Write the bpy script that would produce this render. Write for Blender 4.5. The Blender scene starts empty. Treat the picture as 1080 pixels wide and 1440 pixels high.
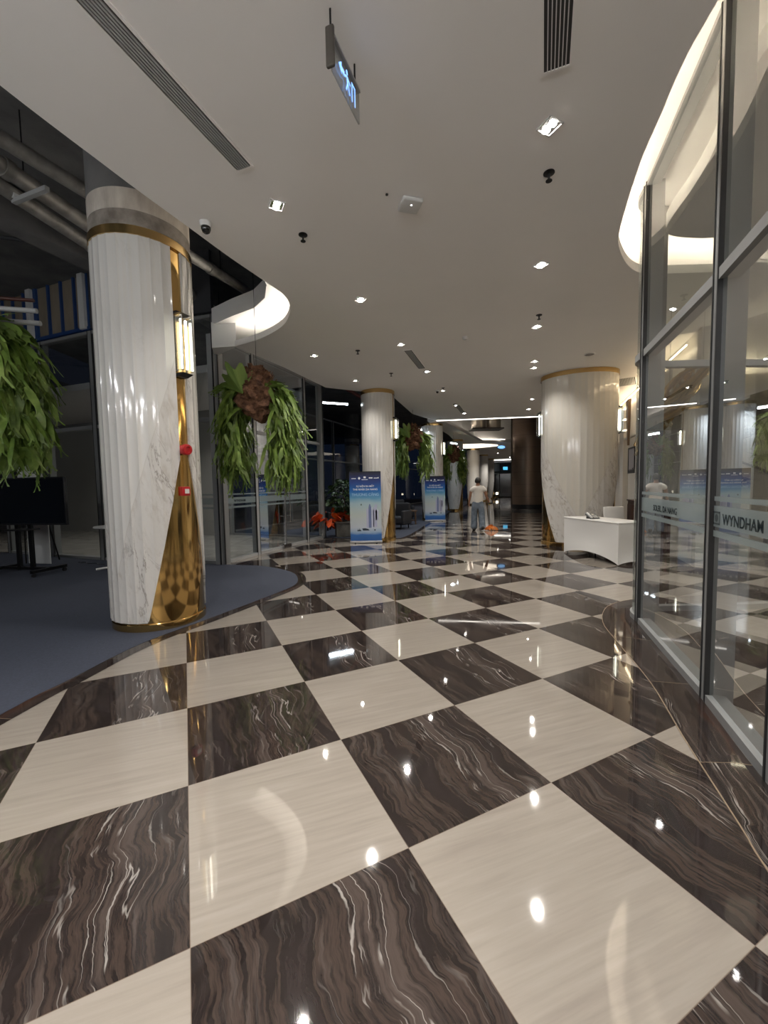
import bpy, bmesh, math, random
from mathutils import Vector, Matrix
sc = bpy.context.scene
C = sc.collection
PI = math.pi

# ---------------------------------------------------------------- camera
PITCH, ROLL, FPX = -0.0637, -0.01777, 576.4
cp, sp, cr, sr = math.cos(PITCH), math.sin(PITCH), math.cos(ROLL), math.sin(ROLL)
X = Vector((1, 0, 0)); U = Vector((0, -sp, cp)); F = Vector((0, cp, sp))
right = X*cr + U*sr; up = -X*sr + U*cr
camd = bpy.data.cameras.new('camera'); camd.sensor_fit = 'HORIZONTAL'; camd.sensor_width = 36
camd.lens = FPX/1080*36; camd.clip_start = 0.02; camd.clip_end = 400
cam = bpy.data.objects.new('camera', camd); C.objects.link(cam)
M = Matrix((right, up, -F)).transposed().to_4x4(); M.translation = Vector((0, 0, 1.5))
cam.matrix_world = M
sc.camera = cam

# ---------------------------------------------------------------- world, exposure
w = bpy.data.worlds.new('night'); sc.world = w; w.use_nodes = True
w.node_tree.nodes['Background'].inputs[0].default_value = (0.010, 0.016, 0.035, 1)
w.node_tree.nodes['Background'].inputs[1].default_value = 0.22
sc.view_settings.view_transform = 'Standard'; sc.view_settings.look = 'None'
sc.view_settings.gamma = 1; sc.view_settings.use_curve_mapping = False
sc.view_settings.exposure = 0.52
sc.cycles.use_denoising = True
sc.cycles.max_bounces = 10; sc.cycles.diffuse_bounces = 6; sc.cycles.glossy_bounces = 5
sc.cycles.transparent_max_bounces = 24; sc.cycles.sample_clamp_indirect = 6
sc.cycles.caustics_reflective = False; sc.cycles.caustics_refractive = False
SPOT_W, COVE_W, LED_W = 76.0, 22.0, 3.2
LAMP = (1.0, 0.945, 0.875)

# ---------------------------------------------------------------- helpers
class MB:
    def __init__(s): s.v = []; s.f = []; s.uv = None
    def add(s, vs, fs, m=None):
        o = len(s.v)
        for p in vs:
            p = Vector(p)
            s.v.append(tuple(m @ p) if m is not None else tuple(p))
        for f in fs: s.f.append([i+o for i in f])
        return s
    def box(s, c, d, rz=0, m=None):
        x, y, z = (k/2 for k in d)
        vs = [(-x,-y,-z),(x,-y,-z),(x,y,-z),(-x,y,-z),(-x,-y,z),(x,-y,z),(x,y,z),(-x,y,z)]
        fs = [(0,3,2,1),(4,5,6,7),(0,1,5,4),(1,2,6,5),(2,3,7,6),(3,0,4,7)]
        mm = Matrix.Translation(c) @ Matrix.Rotation(rz, 4, 'Z')
        return s.add(vs, fs, m @ mm if m is not None else mm)
    def rbox(s, c, d, r=0.02, rz=0, n=3, m=None):
        bm = bmesh.new(); bmesh.ops.create_cube(bm, size=1)
        for v in bm.verts: v.co = Vector((v.co.x*d[0], v.co.y*d[1], v.co.z*d[2]))
        bmesh.ops.bevel(bm, geom=bm.edges[:], offset=r, segments=n, affect='EDGES', profile=0.5)
        bm.verts.ensure_lookup_table()
        vs = [v.co.copy() for v in bm.verts]; fs = [[v.index for v in f.verts] for f in bm.faces]; bm.free()
        mm = Matrix.Translation(c) @ Matrix.Rotation(rz, 4, 'Z')
        return s.add(vs, fs, m @ mm if m is not None else mm)
    def prism(s, poly, z0, z1):
        n = len(poly)
        vs = [(x, y, z0) for x, y in poly] + [(x, y, z1) for x, y in poly]
        fs = [list(range(n))[::-1], list(range(n, 2*n))] + [(i, (i+1) % n, n+(i+1) % n, n+i) for i in range(n)]
        return s.add(vs, fs)
    def sweep(s, path, w0, w1, z0, z1, closed=False):      # strip of rectangular section following a plan curve
        n = len(path); vs = []
        for i in range(n):
            a = Vector(path[max(i-1, 0)]); b = Vector(path[min(i+1, n-1)])
            d = (b-a).normalized(); nn = Vector((d.y, -d.x)); p = Vector(path[i])
            for ww, z in ((w0, z0), (w1, z0), (w1, z1), (w0, z1)):
                q = p + nn*ww; vs.append((q.x, q.y, z))
        fs = [(0,1,2,3), tuple(4*(n-1)+k for k in (3,2,1,0))]
        for i in range(n-1):
            for k in range(4):
                fs.append((4*i+k, 4*(i+1)+k, 4*(i+1)+(k+1) % 4, 4*i+(k+1) % 4))
        return s.add(vs, fs)
    def tube(s, pts, r, n=10, caps=True):
        pts = [Vector(p) for p in pts]; rs = r if isinstance(r, (list, tuple)) else [r]*len(pts)
        vs = []; ref = None
        for i, p in enumerate(pts):
            d = (pts[min(i+1, len(pts)-1)] - pts[max(i-1, 0)]).normalized()
            if ref is None: ref = d.orthogonal().normalized()
            a = (ref - d*ref.dot(d)).normalized(); ref = a; b = d.cross(a)
            for k in range(n):
                t = 2*PI*k/n; vs.append(p + (a*math.cos(t) + b*math.sin(t))*rs[i])
        fs = []
        for i in range(len(pts)-1):
            for k in range(n): fs.append((i*n+k, i*n+(k+1) % n, (i+1)*n+(k+1) % n, (i+1)*n+k))
        if caps: fs += [list(range(n))[::-1], [(len(pts)-1)*n+k for k in range(n)]]
        return s.add(vs, fs)
    def lathe(s, prof, c=(0,0,0), n=32, sx=1, sy=1, m=None, rz=0):
        vs = []
        for r, z in prof:
            for k in range(n):
                t = 2*PI*k/n; vs.append((r*math.cos(t)*sx, r*math.sin(t)*sy, z))
        fs = []
        for i in range(len(prof)-1):
            for k in range(n): fs.append((i*n+k, i*n+(k+1) % n, (i+1)*n+(k+1) % n, (i+1)*n+k))
        fs += [list(range(n))[::-1], [(len(prof)-1)*n+k for k in range(n)]]
        mm = Matrix.Translation(c) @ Matrix.Rotation(rz, 4, 'Z')
        return s.add(vs, fs, m @ mm if m is not None else mm)
    def build(s, name, m, parent=None, smooth=None, loc=None, rz=None):
        me = bpy.data.meshes.new(name); me.from_pydata(s.v, [], s.f)
        if m: me.materials.append(m)
        bm = bmesh.new(); bm.from_mesh(me); bmesh.ops.recalc_face_normals(bm, faces=bm.faces[:]); bm.to_mesh(me); bm.free()
        if s.uv:
            ul = me.uv_layers.new(name='map')
            for l in me.loops: ul.data[l.index].uv = s.uv[l.vertex_index]
        if smooth is not None:
            me.polygons.foreach_set('use_smooth', [True]*len(me.polygons))
            me.set_sharp_from_angle(angle=math.radians(smooth))
        me.update()
        o = bpy.data.objects.new(name, me); C.objects.link(o)
        if parent: o.parent = parent
        if loc: o.location = loc
        if rz is not None: o.rotation_euler.z = rz
        return o

def tag(o, label, cat, group=None, kind=None):
    if label: o['label'] = label
    if cat: o['category'] = cat
    if group: o['group'] = group
    if kind: o['kind'] = kind
    return o
def thing(name, label, cat, loc=(0,0,0), rz=0, group=None):
    o = bpy.data.objects.new(name, None); C.objects.link(o); o.empty_display_size = .2
    o.location = loc; o.rotation_euler = (0, 0, rz)
    return tag(o, label, cat, group)
def struct(o): o['kind'] = 'structure'; return o
def cr_curve(P, n=8):
    out = []
    for i in range(len(P)-1):
        p0 = Vector(P[max(i-1, 0)]); p1 = Vector(P[i]); p2 = Vector(P[i+1]); p3 = Vector(P[min(i+2, len(P)-1)])
        for k in range(n):
            t = k/n
            q = 0.5*((2*p1) + (p2-p0)*t + (2*p0-5*p1+4*p2-p3)*t*t + (3*p1-p0-3*p2+p3)*t**3)
            out.append(tuple(q))
    out.append(tuple(P[-1])); return out
def offset(path, d):
    out = []
    for i in range(len(path)):
        a = Vector(path[max(i-1, 0)]); b = Vector(path[min(i+1, len(path)-1)])
        t = (b-a).normalized(); out.append(tuple(Vector(path[i]) + Vector((t.y, -t.x))*d))
    return out

# ---------------------------------------------------------------- materials
def mat(name, col=(.8,.8,.8), rough=.5, metal=0, emit=None, es=0, spec=None, coat=0):
    m = bpy.data.materials.new(name); m.use_nodes = True
    b = m.node_tree.nodes['Principled BSDF']
    b.inputs['Base Color'].default_value = (*col, 1); b.inputs['Roughness'].default_value = rough
    b.inputs['Metallic'].default_value = metal
    if coat: b.inputs['Coat Weight'].default_value = coat; b.inputs['Coat Roughness'].default_value = .05
    if spec is not None: b.inputs['Specular IOR Level'].default_value = spec
    if emit: b.inputs['Emission Color'].default_value = (*emit, 1); b.inputs['Emission Strength'].default_value = es
    return m
class NT:
    def __init__(s, m): s.t = m.node_tree; s.b = s.t.nodes['Principled BSDF']
    def n(s, typ, **kw):
        o = s.t.nodes.new(typ)
        for k, v in kw.items(): setattr(o, k, v)
        return o
    def l(s, a, b): s.t.links.new(a, b)
    def val(s, x, i):
        if isinstance(x, (int, float)): i.default_value = x
        else: s.l(x, i)
    def m(s, op, a, b=0, c=None, clamp=False):
        o = s.n('ShaderNodeMath', operation=op); o.use_clamp = clamp
        s.val(a, o.inputs[0]); s.val(b, o.inputs[1])
        if c is not None: s.val(c, o.inputs[2])
        return o.outputs[0]
    def comb(s, x, y, z=0):
        o = s.n('ShaderNodeCombineXYZ'); s.val(x, o.inputs[0]); s.val(y, o.inputs[1]); s.val(z, o.inputs[2]); return o.outputs[0]
    def sep(s, v):
        o = s.n('ShaderNodeSeparateXYZ'); s.l(v, o.inputs[0]); return o.outputs
    def noise(s, v, scale=1, detail=4, rough=.5, dist=0):
        o = s.n('ShaderNodeTexNoise'); s.l(v, o.inputs['Vector']); o.inputs['Scale'].default_value = scale
        o.inputs['Detail'].default_value = detail; o.inputs['Roughness'].default_value = rough; o.inputs['Distortion'].default_value = dist
        return o.outputs['Fac']
    def ramp(s, f, stops, interp='LINEAR'):
        o = s.n('ShaderNodeValToRGB'); o.color_ramp.interpolation = interp; e = o.color_ramp.elements
        while len(e) < len(stops): e.new(.5)
        for k, (p, c) in enumerate(stops):
            e[k].position = p; e[k].color = (*c, 1) if len(c) == 3 else c
        s.l(f, o.inputs[0]); return o.outputs[0]
    def mix(s, f, a, b):
        o = s.n('ShaderNodeMix', data_type='RGBA')
        s.val(f, o.inputs[0])
        for x, i in ((a, 6), (b, 7)):
            if isinstance(x, tuple): o.inputs[i].default_value = (*x, 1)
            else: s.l(x, o.inputs[i])
        return o.outputs[2]
    def mrange(s, x, a, b, c=0, d=1, smooth=True):
        o = s.n('ShaderNodeMapRange'); o.interpolation_type = 'SMOOTHSTEP' if smooth else 'LINEAR'
        s.val(x, o.inputs[0])
        for k, v in zip((1,2,3,4), (a,b,c,d)): o.inputs[k].default_value = v
        return o.outputs[0]

TILE, TH, OX, OY = 0.8190, 0.45126, -0.65995, 1.25005
def dark_marble(nt, u, v, seed=0):
    """dark walnut marble; veins wander along v; u is the position across the veins (tile units)"""
    pos = nt.comb(u, v, seed)
    wob = nt.noise(nt.comb(nt.m('MULTIPLY', u, .9), nt.m('MULTIPLY', v, 2.0), seed), 1, 3, .5)
    wob2 = nt.noise(nt.comb(nt.m('MULTIPLY', u, 4), nt.m('MULTIPLY', v, 9), seed), 1, 3, .6)
    uu = nt.m('ADD', nt.m('ADD', u, nt.m('MULTIPLY', nt.m('SUBTRACT', wob, .5), .30)), nt.m('MULTIPLY', nt.m('SUBTRACT', wob2, .5), .045))
    a = nt.noise(nt.comb(nt.m('MULTIPLY', uu, 7), nt.m('MULTIPLY', v, .55), seed), 1, 6, .65)
    base = nt.ramp(a, [(.28, (.012,.009,.009)), (.38, (.028,.021,.020)), (.45, (.018,.014,.013)), (.50, (.050,.036,.030)), (.55, (.022,.017,.016)), (.62, (.066,.050,.043)), (.72, (.03,.023,.021))])
    # rusty band
    rust = nt.noise(nt.comb(nt.m('MULTIPLY', uu, 3.1), nt.m('MULTIPLY', v, .5), 7.3), 1, 2)
    base = nt.mix(nt.mrange(rust, .60, .70, 0, .55), base, (.085,.036,.020))
    # grey streaks
    g = nt.noise(nt.comb(nt.m('MULTIPLY', uu, 22), nt.m('MULTIPLY', v, 1.4), 3.1), 1, 4, .6)
    base = nt.mix(nt.mrange(g, .56, .72, 0, .55), base, (.10,.082,.073))
    # fine white veins, gathered around u = .7
    wv = nt.noise(nt.comb(nt.m('MULTIPLY', uu, 13), nt.m('MULTIPLY', v, .8), 9.7), 1, 2, .5)
    line = nt.m('ABSOLUTE', nt.m('SUBTRACT', wv, .5))
    line = nt.mrange(line, .0, .013, 1, 0)
    clus = nt.mrange(nt.m('ABSOLUTE', nt.m('SUBTRACT', uu, .68)), .06, .26, 1, .06)
    brk = nt.mrange(nt.noise(nt.comb(nt.m('MULTIPLY', u, 6), nt.m('MULTIPLY', v, 5), 5.5), 1, 2), .38, .55)
    base = nt.mix(nt.m('MULTIPLY', nt.m('MULTIPLY', line, clus), nt.m('MULTIPLY', brk, .62)), base, (.42,.39,.36))
    return base
def floor_material():
    m = mat('checker_marble', rough=.035); nt = NT(m)
    geo = nt.n('ShaderNodeNewGeometry'); p = nt.sep(geo.outputs['Position'])
    dx = nt.m('SUBTRACT', p[0], OX); dy = nt.m('SUBTRACT', p[1], OY)
    ct, st = math.cos(TH)/TILE, math.sin(TH)/TILE
    i = nt.m('ADD', nt.m('MULTIPLY', dx, ct), nt.m('MULTIPLY', dy, st))
    j = nt.m('ADD', nt.m('MULTIPLY', dx, -st), nt.m('MULTIPLY', dy, ct))
    fi = nt.m('FLOOR', i); fj = nt.m('FLOOR', j)
    u = nt.m('SUBTRACT', i, fi); v = nt.m('SUBTRACT', j, fj)
    par = nt.m('FLOORED_MODULO', nt.m('ADD', fi, fj), 2)          # 0 light, 1 dark
    # per tile variation
    wn = nt.n('ShaderNodeTexWhiteNoise', noise_dimensions='2D'); nt.l(nt.comb(fi, fj), wn.inputs['Vector'])
    rnd = wn.outputs['Value']
    v2 = nt.m('ADD', v, nt.m('MULTIPLY', rnd, .9))
    dark = dark_marble(nt, u, v2, 1.7)
    s1 = nt.noise(nt.comb(nt.m('MULTIPLY', nt.m('ADD', i, nt.m('MULTIPLY', rnd, 5)), 1.6), nt.m('MULTIPLY', nt.m('ADD', v, nt.m('MULTIPLY', u, .12)), 26), rnd), 1, 5, .62)
    s2 = nt.noise(nt.comb(nt.m('MULTIPLY', i, 1.1), nt.m('MULTIPLY', j, 3.5), 2.2), 1, 3)
    light = nt.ramp(s1, [(.28, (.240,.209,.180)), (.5, (.276,.245,.210)), (.72, (.302,.272,.238))])
    light = nt.mix(nt.mrange(s2, .35, .7, 0, .25), light, (.255,.223,.19))
    col = nt.mix(par, light, dark)
    e = nt.m('MINIMUM', nt.m('MINIMUM', u, nt.m('SUBTRACT', 1, u)), nt.m('MINIMUM', v, nt.m('SUBTRACT', 1, v)))
    g = nt.mrange(e, .0012, .0022, 1, 0, False)
    col = nt.mix(nt.m('MULTIPLY', g, .7), col, (.16,.12,.09))
    nt.l(col, nt.b.inputs['Base Color'])
    rr = nt.noise(geo.outputs['Position'], 3, 3)
    nt.l(nt.mrange(rr, .3, .7, .02, .05), nt.b.inputs['Roughness'])
    nt.b.inputs['IOR'].default_value = 1.6
    return m
def border_material():
    m = mat('border_marble', rough=.04); nt = NT(m)
    uv = nt.n('ShaderNodeUVMap'); p = nt.sep(uv.outputs[0])
    t = nt.m('DIVIDE', p[0], .95); ft = nt.m('FLOOR', t); u = nt.m('SUBTRACT', t, ft)
    dark = dark_marble(nt, nt.m('ADD', nt.m('MULTIPLY', p[1], 1.8), nt.m('MULTIPLY', ft, .17)), nt.m('ADD', u, nt.m('MULTIPLY', ft, 1.3)), 4.1)
    e = nt.mrange(nt.m('MINIMUM', u, nt.m('SUBTRACT', 1, u)), .002, .004, 1, 0, False)
    nt.l(nt.mix(nt.m('MULTIPLY', e, .8), dark, (.17,.13,.09)), nt.b.inputs['Base Color'])
    nt.b.inputs['IOR'].default_value = 1.6
    return m
def petal_material(warm=0.0):
    m = mat('column_marble', rough=.10); nt = NT(m)
    uv = nt.n('ShaderNodeUVMap'); p = nt.sep(uv.outputs[0])       # u: angle from petal centre (deg/100), v: height
    au = nt.m('ABSOLUTE', p[0]); z = p[1]
    lim = nt.m('ADD', nt.m('MULTIPLY', nt.m('SUBTRACT', z, .62), .36), nt.m('MULTIPLY', nt.m('SUBTRACT', nt.noise(nt.comb(p[0], z), 6, 2), .5), .02))
    vein_zone = nt.mrange(nt.m('SUBTRACT', au, lim), -.004, .010)
    edge = nt.mrange(nt.m('ABSOLUTE', nt.m('SUBTRACT', au, lim)), .0, .008, .4, 0)
    flute = nt.m('FLOOR', nt.m('MULTIPLY', p[0], 7.6923))
    q = nt.comb(nt.m('ADD', nt.m('MULTIPLY', p[0], 3.0), nt.m('MULTIPLY', z, 1.1)), nt.m('SUBTRACT', nt.m('MULTIPLY', z, .8), p[0]), nt.m('MULTIPLY', flute, .05))
    n1 = nt.noise(q, 1.7, 6, .62, .9)
    ln = nt.mrange(nt.m('ABSOLUTE', nt.m('SUBTRACT', n1, .5)), 0, .035, 1, 0)
    ln = nt.m('MULTIPLY', ln, nt.mrange(nt.noise(q, .9, 2), .42, .62))
    blot = nt.mrange(nt.noise(q, 3.0, 5, .7), .48, .75)
    streak = nt.noise(nt.comb(nt.m('MULTIPLY', p[0], 22), nt.m('MULTIPLY', z, .22), 0), 1, 3)
    white = (.64 - .06*warm, .63 - .07*warm, .61 - .10*warm)
    plain = nt.mix(nt.mrange(streak, .40, .72, 0, .22 + .35*warm), white, (.60, .55, .47))
    plain = nt.mix(nt.m('MULTIPLY', ln, .14), plain, (.42,.38,.33))
    veined = nt.mix(nt.m('MULTIPLY', blot, .5+.3*warm), (.60,.58,.55), (.38-.08*warm,.34-.10*warm,.29-.12*warm))
    veined = nt.mix(nt.m('MULTIPLY', ln, .75), veined, (.22,.19,.165))
    col = nt.mix(vein_zone, plain, veined)
    col = nt.mix(edge, col, (.40,.36,.31))
    nt.l(col, nt.b.inputs['Base Color'])
    return m
def glass(name='clear_glass', tint=(.93,.96,.95), ior=1.38, haze=0):
    m = bpy.data.materials.new(name); m.use_nodes = True; t = m.node_tree; t.nodes.clear()
    out = t.nodes.new('ShaderNodeOutputMaterial'); tr = t.nodes.new('ShaderNodeBsdfTransparent'); gl = t.nodes.new('ShaderNodeBsdfGlossy')
    tr.inputs[0].default_value = (*tint, 1); gl.inputs[0].default_value = (.95,.97,1,1); gl.inputs['Roughness'].default_value = .005
    lw = t.nodes.new('ShaderNodeFresnel'); lw.inputs[0].default_value = ior
    # both faces of the pane reflect: r2 = 2r/(1+r)
    a = t.nodes.new('ShaderNodeMath'); a.operation = 'MULTIPLY'; a.inputs[1].default_value = 1.25
    b = t.nodes.new('ShaderNodeMath'); b.operation = 'ADD'; b.inputs[1].default_value = 1.25
    c = t.nodes.new('ShaderNodeMath'); c.operation = 'DIVIDE'; mx = t.nodes.new('ShaderNodeMixShader')
    t.links.new(lw.outputs[0], a.inputs[0]); t.links.new(lw.outputs[0], b.inputs[0])
    t.links.new(a.outputs[0], c.inputs[0]); t.links.new(b.outputs[0], c.inputs[1]); t.links.new(c.outputs[0], mx.inputs[0])
    t.links.new(tr.outputs[0], mx.inputs[1]); t.links.new(gl.outputs[0], mx.inputs[2]); t.links.new(mx.outputs[0], out.inputs[0])
    return m
def frosted(name, col=(.30,.36,.37), a=.55):
    m = bpy.data.materials.new(name); m.use_nodes = True; t = m.node_tree; t.nodes.clear()
    out = t.nodes.new('ShaderNodeOutputMaterial'); tr = t.nodes.new('ShaderNodeBsdfTransparent'); d = t.nodes.new('ShaderNodeBsdfDiffuse')
    d.inputs[0].default_value = (*col, 1); mx = t.nodes.new('ShaderNodeMixShader'); mx.inputs[0].default_value = a
    t.links.new(tr.outputs[0], mx.inputs[1]); t.links.new(d.outputs[0], mx.inputs[2]); t.links.new(mx.outputs[0], out.inputs[0])
    return m
def noisy(name, c1, c2, scale, rough=.7, detail=5, metal=0, stretch=(1,1,1)):
    m = mat(name, rough=rough, metal=metal); nt = NT(m)
    tc = nt.n('ShaderNodeTexCoord'); mp = nt.n('ShaderNodeMapping'); mp.inputs['Scale'].default_value = stretch
    nt.l(tc.outputs['Object'], mp.inputs[0])
    nt.l(nt.ramp(nt.noise(mp.outputs[0], scale, detail, .6), [(.35, c1), (.65, c2)]), nt.b.inputs['Base Color'])
    return m

M_floor = floor_material(); M_border = border_material()
M_ceil = noisy('ceiling_paint', (.87,.85,.825), (.90,.88,.855), .6, .9)
M_white = mat('white_paint', (.78,.77,.74), .6)
M_dgrey = mat('dark_paint', (.045,.046,.05), .8)
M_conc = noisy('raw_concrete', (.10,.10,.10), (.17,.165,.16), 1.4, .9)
M_plaster = noisy('rough_plaster', (.42,.37,.32), (.62,.57,.50), 3.5, .9, stretch=(2,2,.6))
M_skim = noisy('grey_skim_coat', (.15,.125,.105), (.30,.27,.235), 5, .9)
M_gold = mat('polished_gold', (.66,.43,.16), .09, 1)
M_goldb = mat('brushed_gold', (.62,.42,.18), .22, 1)
M_alu = mat('grey_aluminium', (.25,.255,.255), .45, .1)
M_alu_l = mat('light_grey_aluminium', (.36,.365,.365), .45, .1)
M_gask = mat('black_gasket', (.012,.012,.013), .5)
M_carpet = noisy('navy_carpet', (.034,.040,.060), (.044,.052,.078), 60, .95, 3)
M_glass = glass(); M_glass2 = glass('smoky_glass', (.86,.89,.9), 1.45)
M_frost = frosted('frosted_film'); M_frostd = frosted('dark_film', (.02,.03,.035), .55)
M_petal = petal_material(.25); M_petalw = petal_material(1.0)
M_bulb = mat('lamp_glow', (1,1,1), .5, emit=(1,.93,.84), es=60)
M_led = mat('cove_led', (1,1,1), .5, emit=(1,.86,.68), es=COVE_W)
M_ledw = mat('cove_led_white', (1,1,1), .5, emit=(1,.93,.82), es=COVE_W)
M_tubel = mat('fluorescent_glow', (1,1,1), .5, emit=(.80,.92,1), es=14)
M_tubes = mat('fill_tube_glow', (1,1,1), .5, emit=(.93,.95,.97), es=62)  # glow of the fill tubes added out of frame
M_line = mat('line_led_glow', (1,1,1), .5, emit=(1,.93,.84), es=LED_W)
M_black = mat('black_plastic', (.012,.012,.014), .35)
M_blackm = mat('black_metal', (.015,.015,.016), .4, .6)
M_steel = mat('steel', (.45,.45,.46), .25, 1)
M_galv = noisy('galvanised_pipe', (.20,.19,.175), (.33,.315,.29), 6, .5, metal=.35)
M_red = mat('red_plastic', (.40,.012,.016), .3)
M_wplas = mat('white_plastic', (.62,.62,.61), .4)
M_cloth = mat('white_spandex_cloth', (.70,.69,.67), .75)
M_mahog = noisy('dark_mahogany', (.035,.010,.007), (.07,.020,.012), 8, .3, stretch=(1,1,.2))
M_bronze = mat('bronze_panel', (.13,.088,.06), .38, .75)

# ================================================================= SETTING
ROW = Vector((.363, .932)); PER = Vector((.932, -.363))
LBASE = [(-2.95,-4.0), (-2.80,0.5), (-2.616,2.677), (-2.529,3.194), (-2.392,3.929), (-2.02,4.715), (-1.62,5.60), (-1.42,6.10), (-1.403,6.50), (-1.578,7.05), (-1.95,7.50), (-2.45,7.85), (-3.18,8.02)]
mb = MB(); mb.box((4, 20, -.1), (60, 76, .2)); struct(mb.build('floor', M_floor))
isl = cr_curve(LBASE[:-1], 6)
mb = MB(); mb.prism(isl + [(-3.18,8.02), (-6.0,8.76), (-9.6,10.2), (-14,10.2), (-14,-4)], .0005, .006)
struct(mb.build('floor_carpet', M_carpet))
def border(name, path, w0, w1, z):
    mb = MB(); n = len(path); s = 0; uv = []
    for i in range(n):
        a = Vector(path[max(i-1, 0)]); b = Vector(path[min(i+1, n-1)]); d = (b-a).normalized(); nn = Vector((d.y, -d.x)); p = Vector(path[i])
        if i: s += (p - Vector(path[i-1])).length
        for ww in (w0, w1):
            q = p+nn*ww; mb.v.append((q.x, q.y, z)); uv.append((s, ww))
    for i in range(n-1): mb.f.append([2*i, 2*i+1, 2*i+3, 2*i+2])
    mb.uv = uv
    o = mb.build(name, M_border); me = o.data
    if me.polygons[0].normal.z < 0: me.flip_normals()
    return struct(o)
border('trim_1', isl, -.02, .13, .003)
c2 = cr_curve([(-1.77,12.0), (-.9,11.75), (.25,11.55), (.62,12.0), (1.1,13.6), (1.64,15.7), (2.9,20), (4.35,25), (6.3,31), (10.2,42)], 5)
mb = MB(); mb.prism(c2 + [(6,45), (-8,45), (-14,13), (-1.9,12.0)], .0005, .006)
struct(mb.build('floor_carpet.001', M_carpet))
border('trim_2', c2, -.02, .13, .003)

# right glass volume outline and the dark marble band outside it
GR = cr_curve([(.95,-1.6), (1.25,-.1), (1.50,.80), (1.858,1.917), (2.151,2.708), (2.43,3.50), (2.673,4.288)], 4)
NOSE = cr_curve([(2.673,4.288), (2.73,4.50), (2.86,4.65), (3.10,4.72), (3.6,4.72), (4.4,4.75), (5.4,4.95), (6.9,5.4)], 5)
RB = cr_curve([(.78,-1.6), (1.05,-.1), (1.26,.8), (1.448,1.479), (1.523,1.692), (1.734,2.321), (1.966,2.968), (2.157,3.719), (2.33,4.32), (2.669,4.85), (3.1,5.12), (3.6,5.2), (5.4,5.4)], 4)
mb = MB(); pts = RB + NOSE[::-1] + GR[::-1][1:]
nb = len(RB); outer = RB
inner = []
full = GR + NOSE[1:]
for q in outer:
    qq = Vector(q); inner.append(min(full, key=lambda t: (Vector(t)-qq).length))
s = 0; uv = []
for i, (a, b) in enumerate(zip(outer, inner)):
    if i: s += (Vector(a)-Vector(outer[i-1])).length
    mb.v += [(a[0], a[1], .003), (b[0], b[1], .003)]; uv += [(s, 0), (s, (Vector(a)-Vector(b)).length)]
for i in range(nb-1): mb.f.append([2*i, 2*i+1, 2*i+3, 2*i+2])
mb.uv = uv; o = mb.build('trim_3', M_border)
if o.data.polygons[0].normal.z < 0: o.data.flip_normals()
struct(o)
mb = MB(); mb.sweep(RB, -.004, .002, .0005, .0042); struct(mb.build('trim_4', mat('brass_joint', (.24,.18,.12), .4)))

# ---- ceilings
VOID = [(-3.6,-4.0), (-2.82,0.8), (-2.55,2.0), (-2.361,2.74), (-2.154,3.36), (-2.028,3.72), (-1.84,4.21), (-1.655,4.70), (-1.42,5.25), (-1.27,5.65), (-1.305,6.101), (-1.55,6.65), (-2.08,7.2), (-2.631,7.545)]
VC = cr_curve(VOID, 5)
RC = cr_curve([(1.40,-4.0), (1.50,-1.0), (1.66,1.0), (1.828,2.35), (1.881,2.683), (1.979,3.022), (2.108,3.466), (2.381,4.182), (2.588,4.604), (2.97,5.049), (3.30,5.22), (3.8,5.22), (5.0,5.22), (6.3,5.6)], 5)
FAR = [(-2.066,8.912), (-1.443,10.73), (-.62,11.2), (.0,11.6), (.371,12.17), (1.079,14.849), (2.11,16.574)]
mb = MB(); mb.prism(VC + FAR + [(6.175,15.991), (8.9,15.6), (5.6,7.2)] + RC[::-1], 4.05, 4.15)
struct(mb.build('ceiling', M_ceil))
UP = offset(VC, -.0)
UPV = [(p[0]-.24, p[1]) for p in VC if p[1] < 5.2] + [(-1.62,5.75), (-1.66,6.2), (-1.80,6.6), (-2.08,6.95), (-2.55,7.25), (-3.05,7.62)]
mb = MB(); mb.prism(UPV + [(-3.2,8.04), (-2.95,8.8), (-2.3,10.6), (-1.78,12.05), (-.55,11.75), (.1,12.2), (.85,14.9), (1.8,16.75), (8.9,15.75), (11,15.5), (11,-4)], 4.46, 4.75)
struct(mb.build('ceiling.001', M_ceil))
mb = MB(); mb.prism([(-2.60,7.54), (-2.631,7.60), (-3.10,7.98), (-3.16,7.93), (-3.06,7.60)], 4.05, 4.5); struct(mb.build('ceiling_fascia', M_white))
# inner lowered ceiling behind the right glass
mb = MB(); mb.prism(cr_curve([(1.85,-4), (1.95,.2), (2.05,1.4), (2.316,2.588), (2.392,2.817), (2.503,3.134), (2.639,3.421), (2.759,3.793), (2.86,4.2), (3.0,4.42), (3.4,4.5), (4.2,4.5), (6.8,4.95)], 4) + [(11,4.8), (11,-4)], 4.05, 4.2)
struct(mb.build('ceiling.002', M_ceil))
# dark soffit of the open void, left, with a beam
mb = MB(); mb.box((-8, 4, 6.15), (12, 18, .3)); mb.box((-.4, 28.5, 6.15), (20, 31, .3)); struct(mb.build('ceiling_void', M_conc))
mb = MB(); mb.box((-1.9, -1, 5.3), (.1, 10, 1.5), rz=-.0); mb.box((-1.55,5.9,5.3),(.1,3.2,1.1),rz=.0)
struct(mb.build('wall_upstand', M_dgrey))
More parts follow.
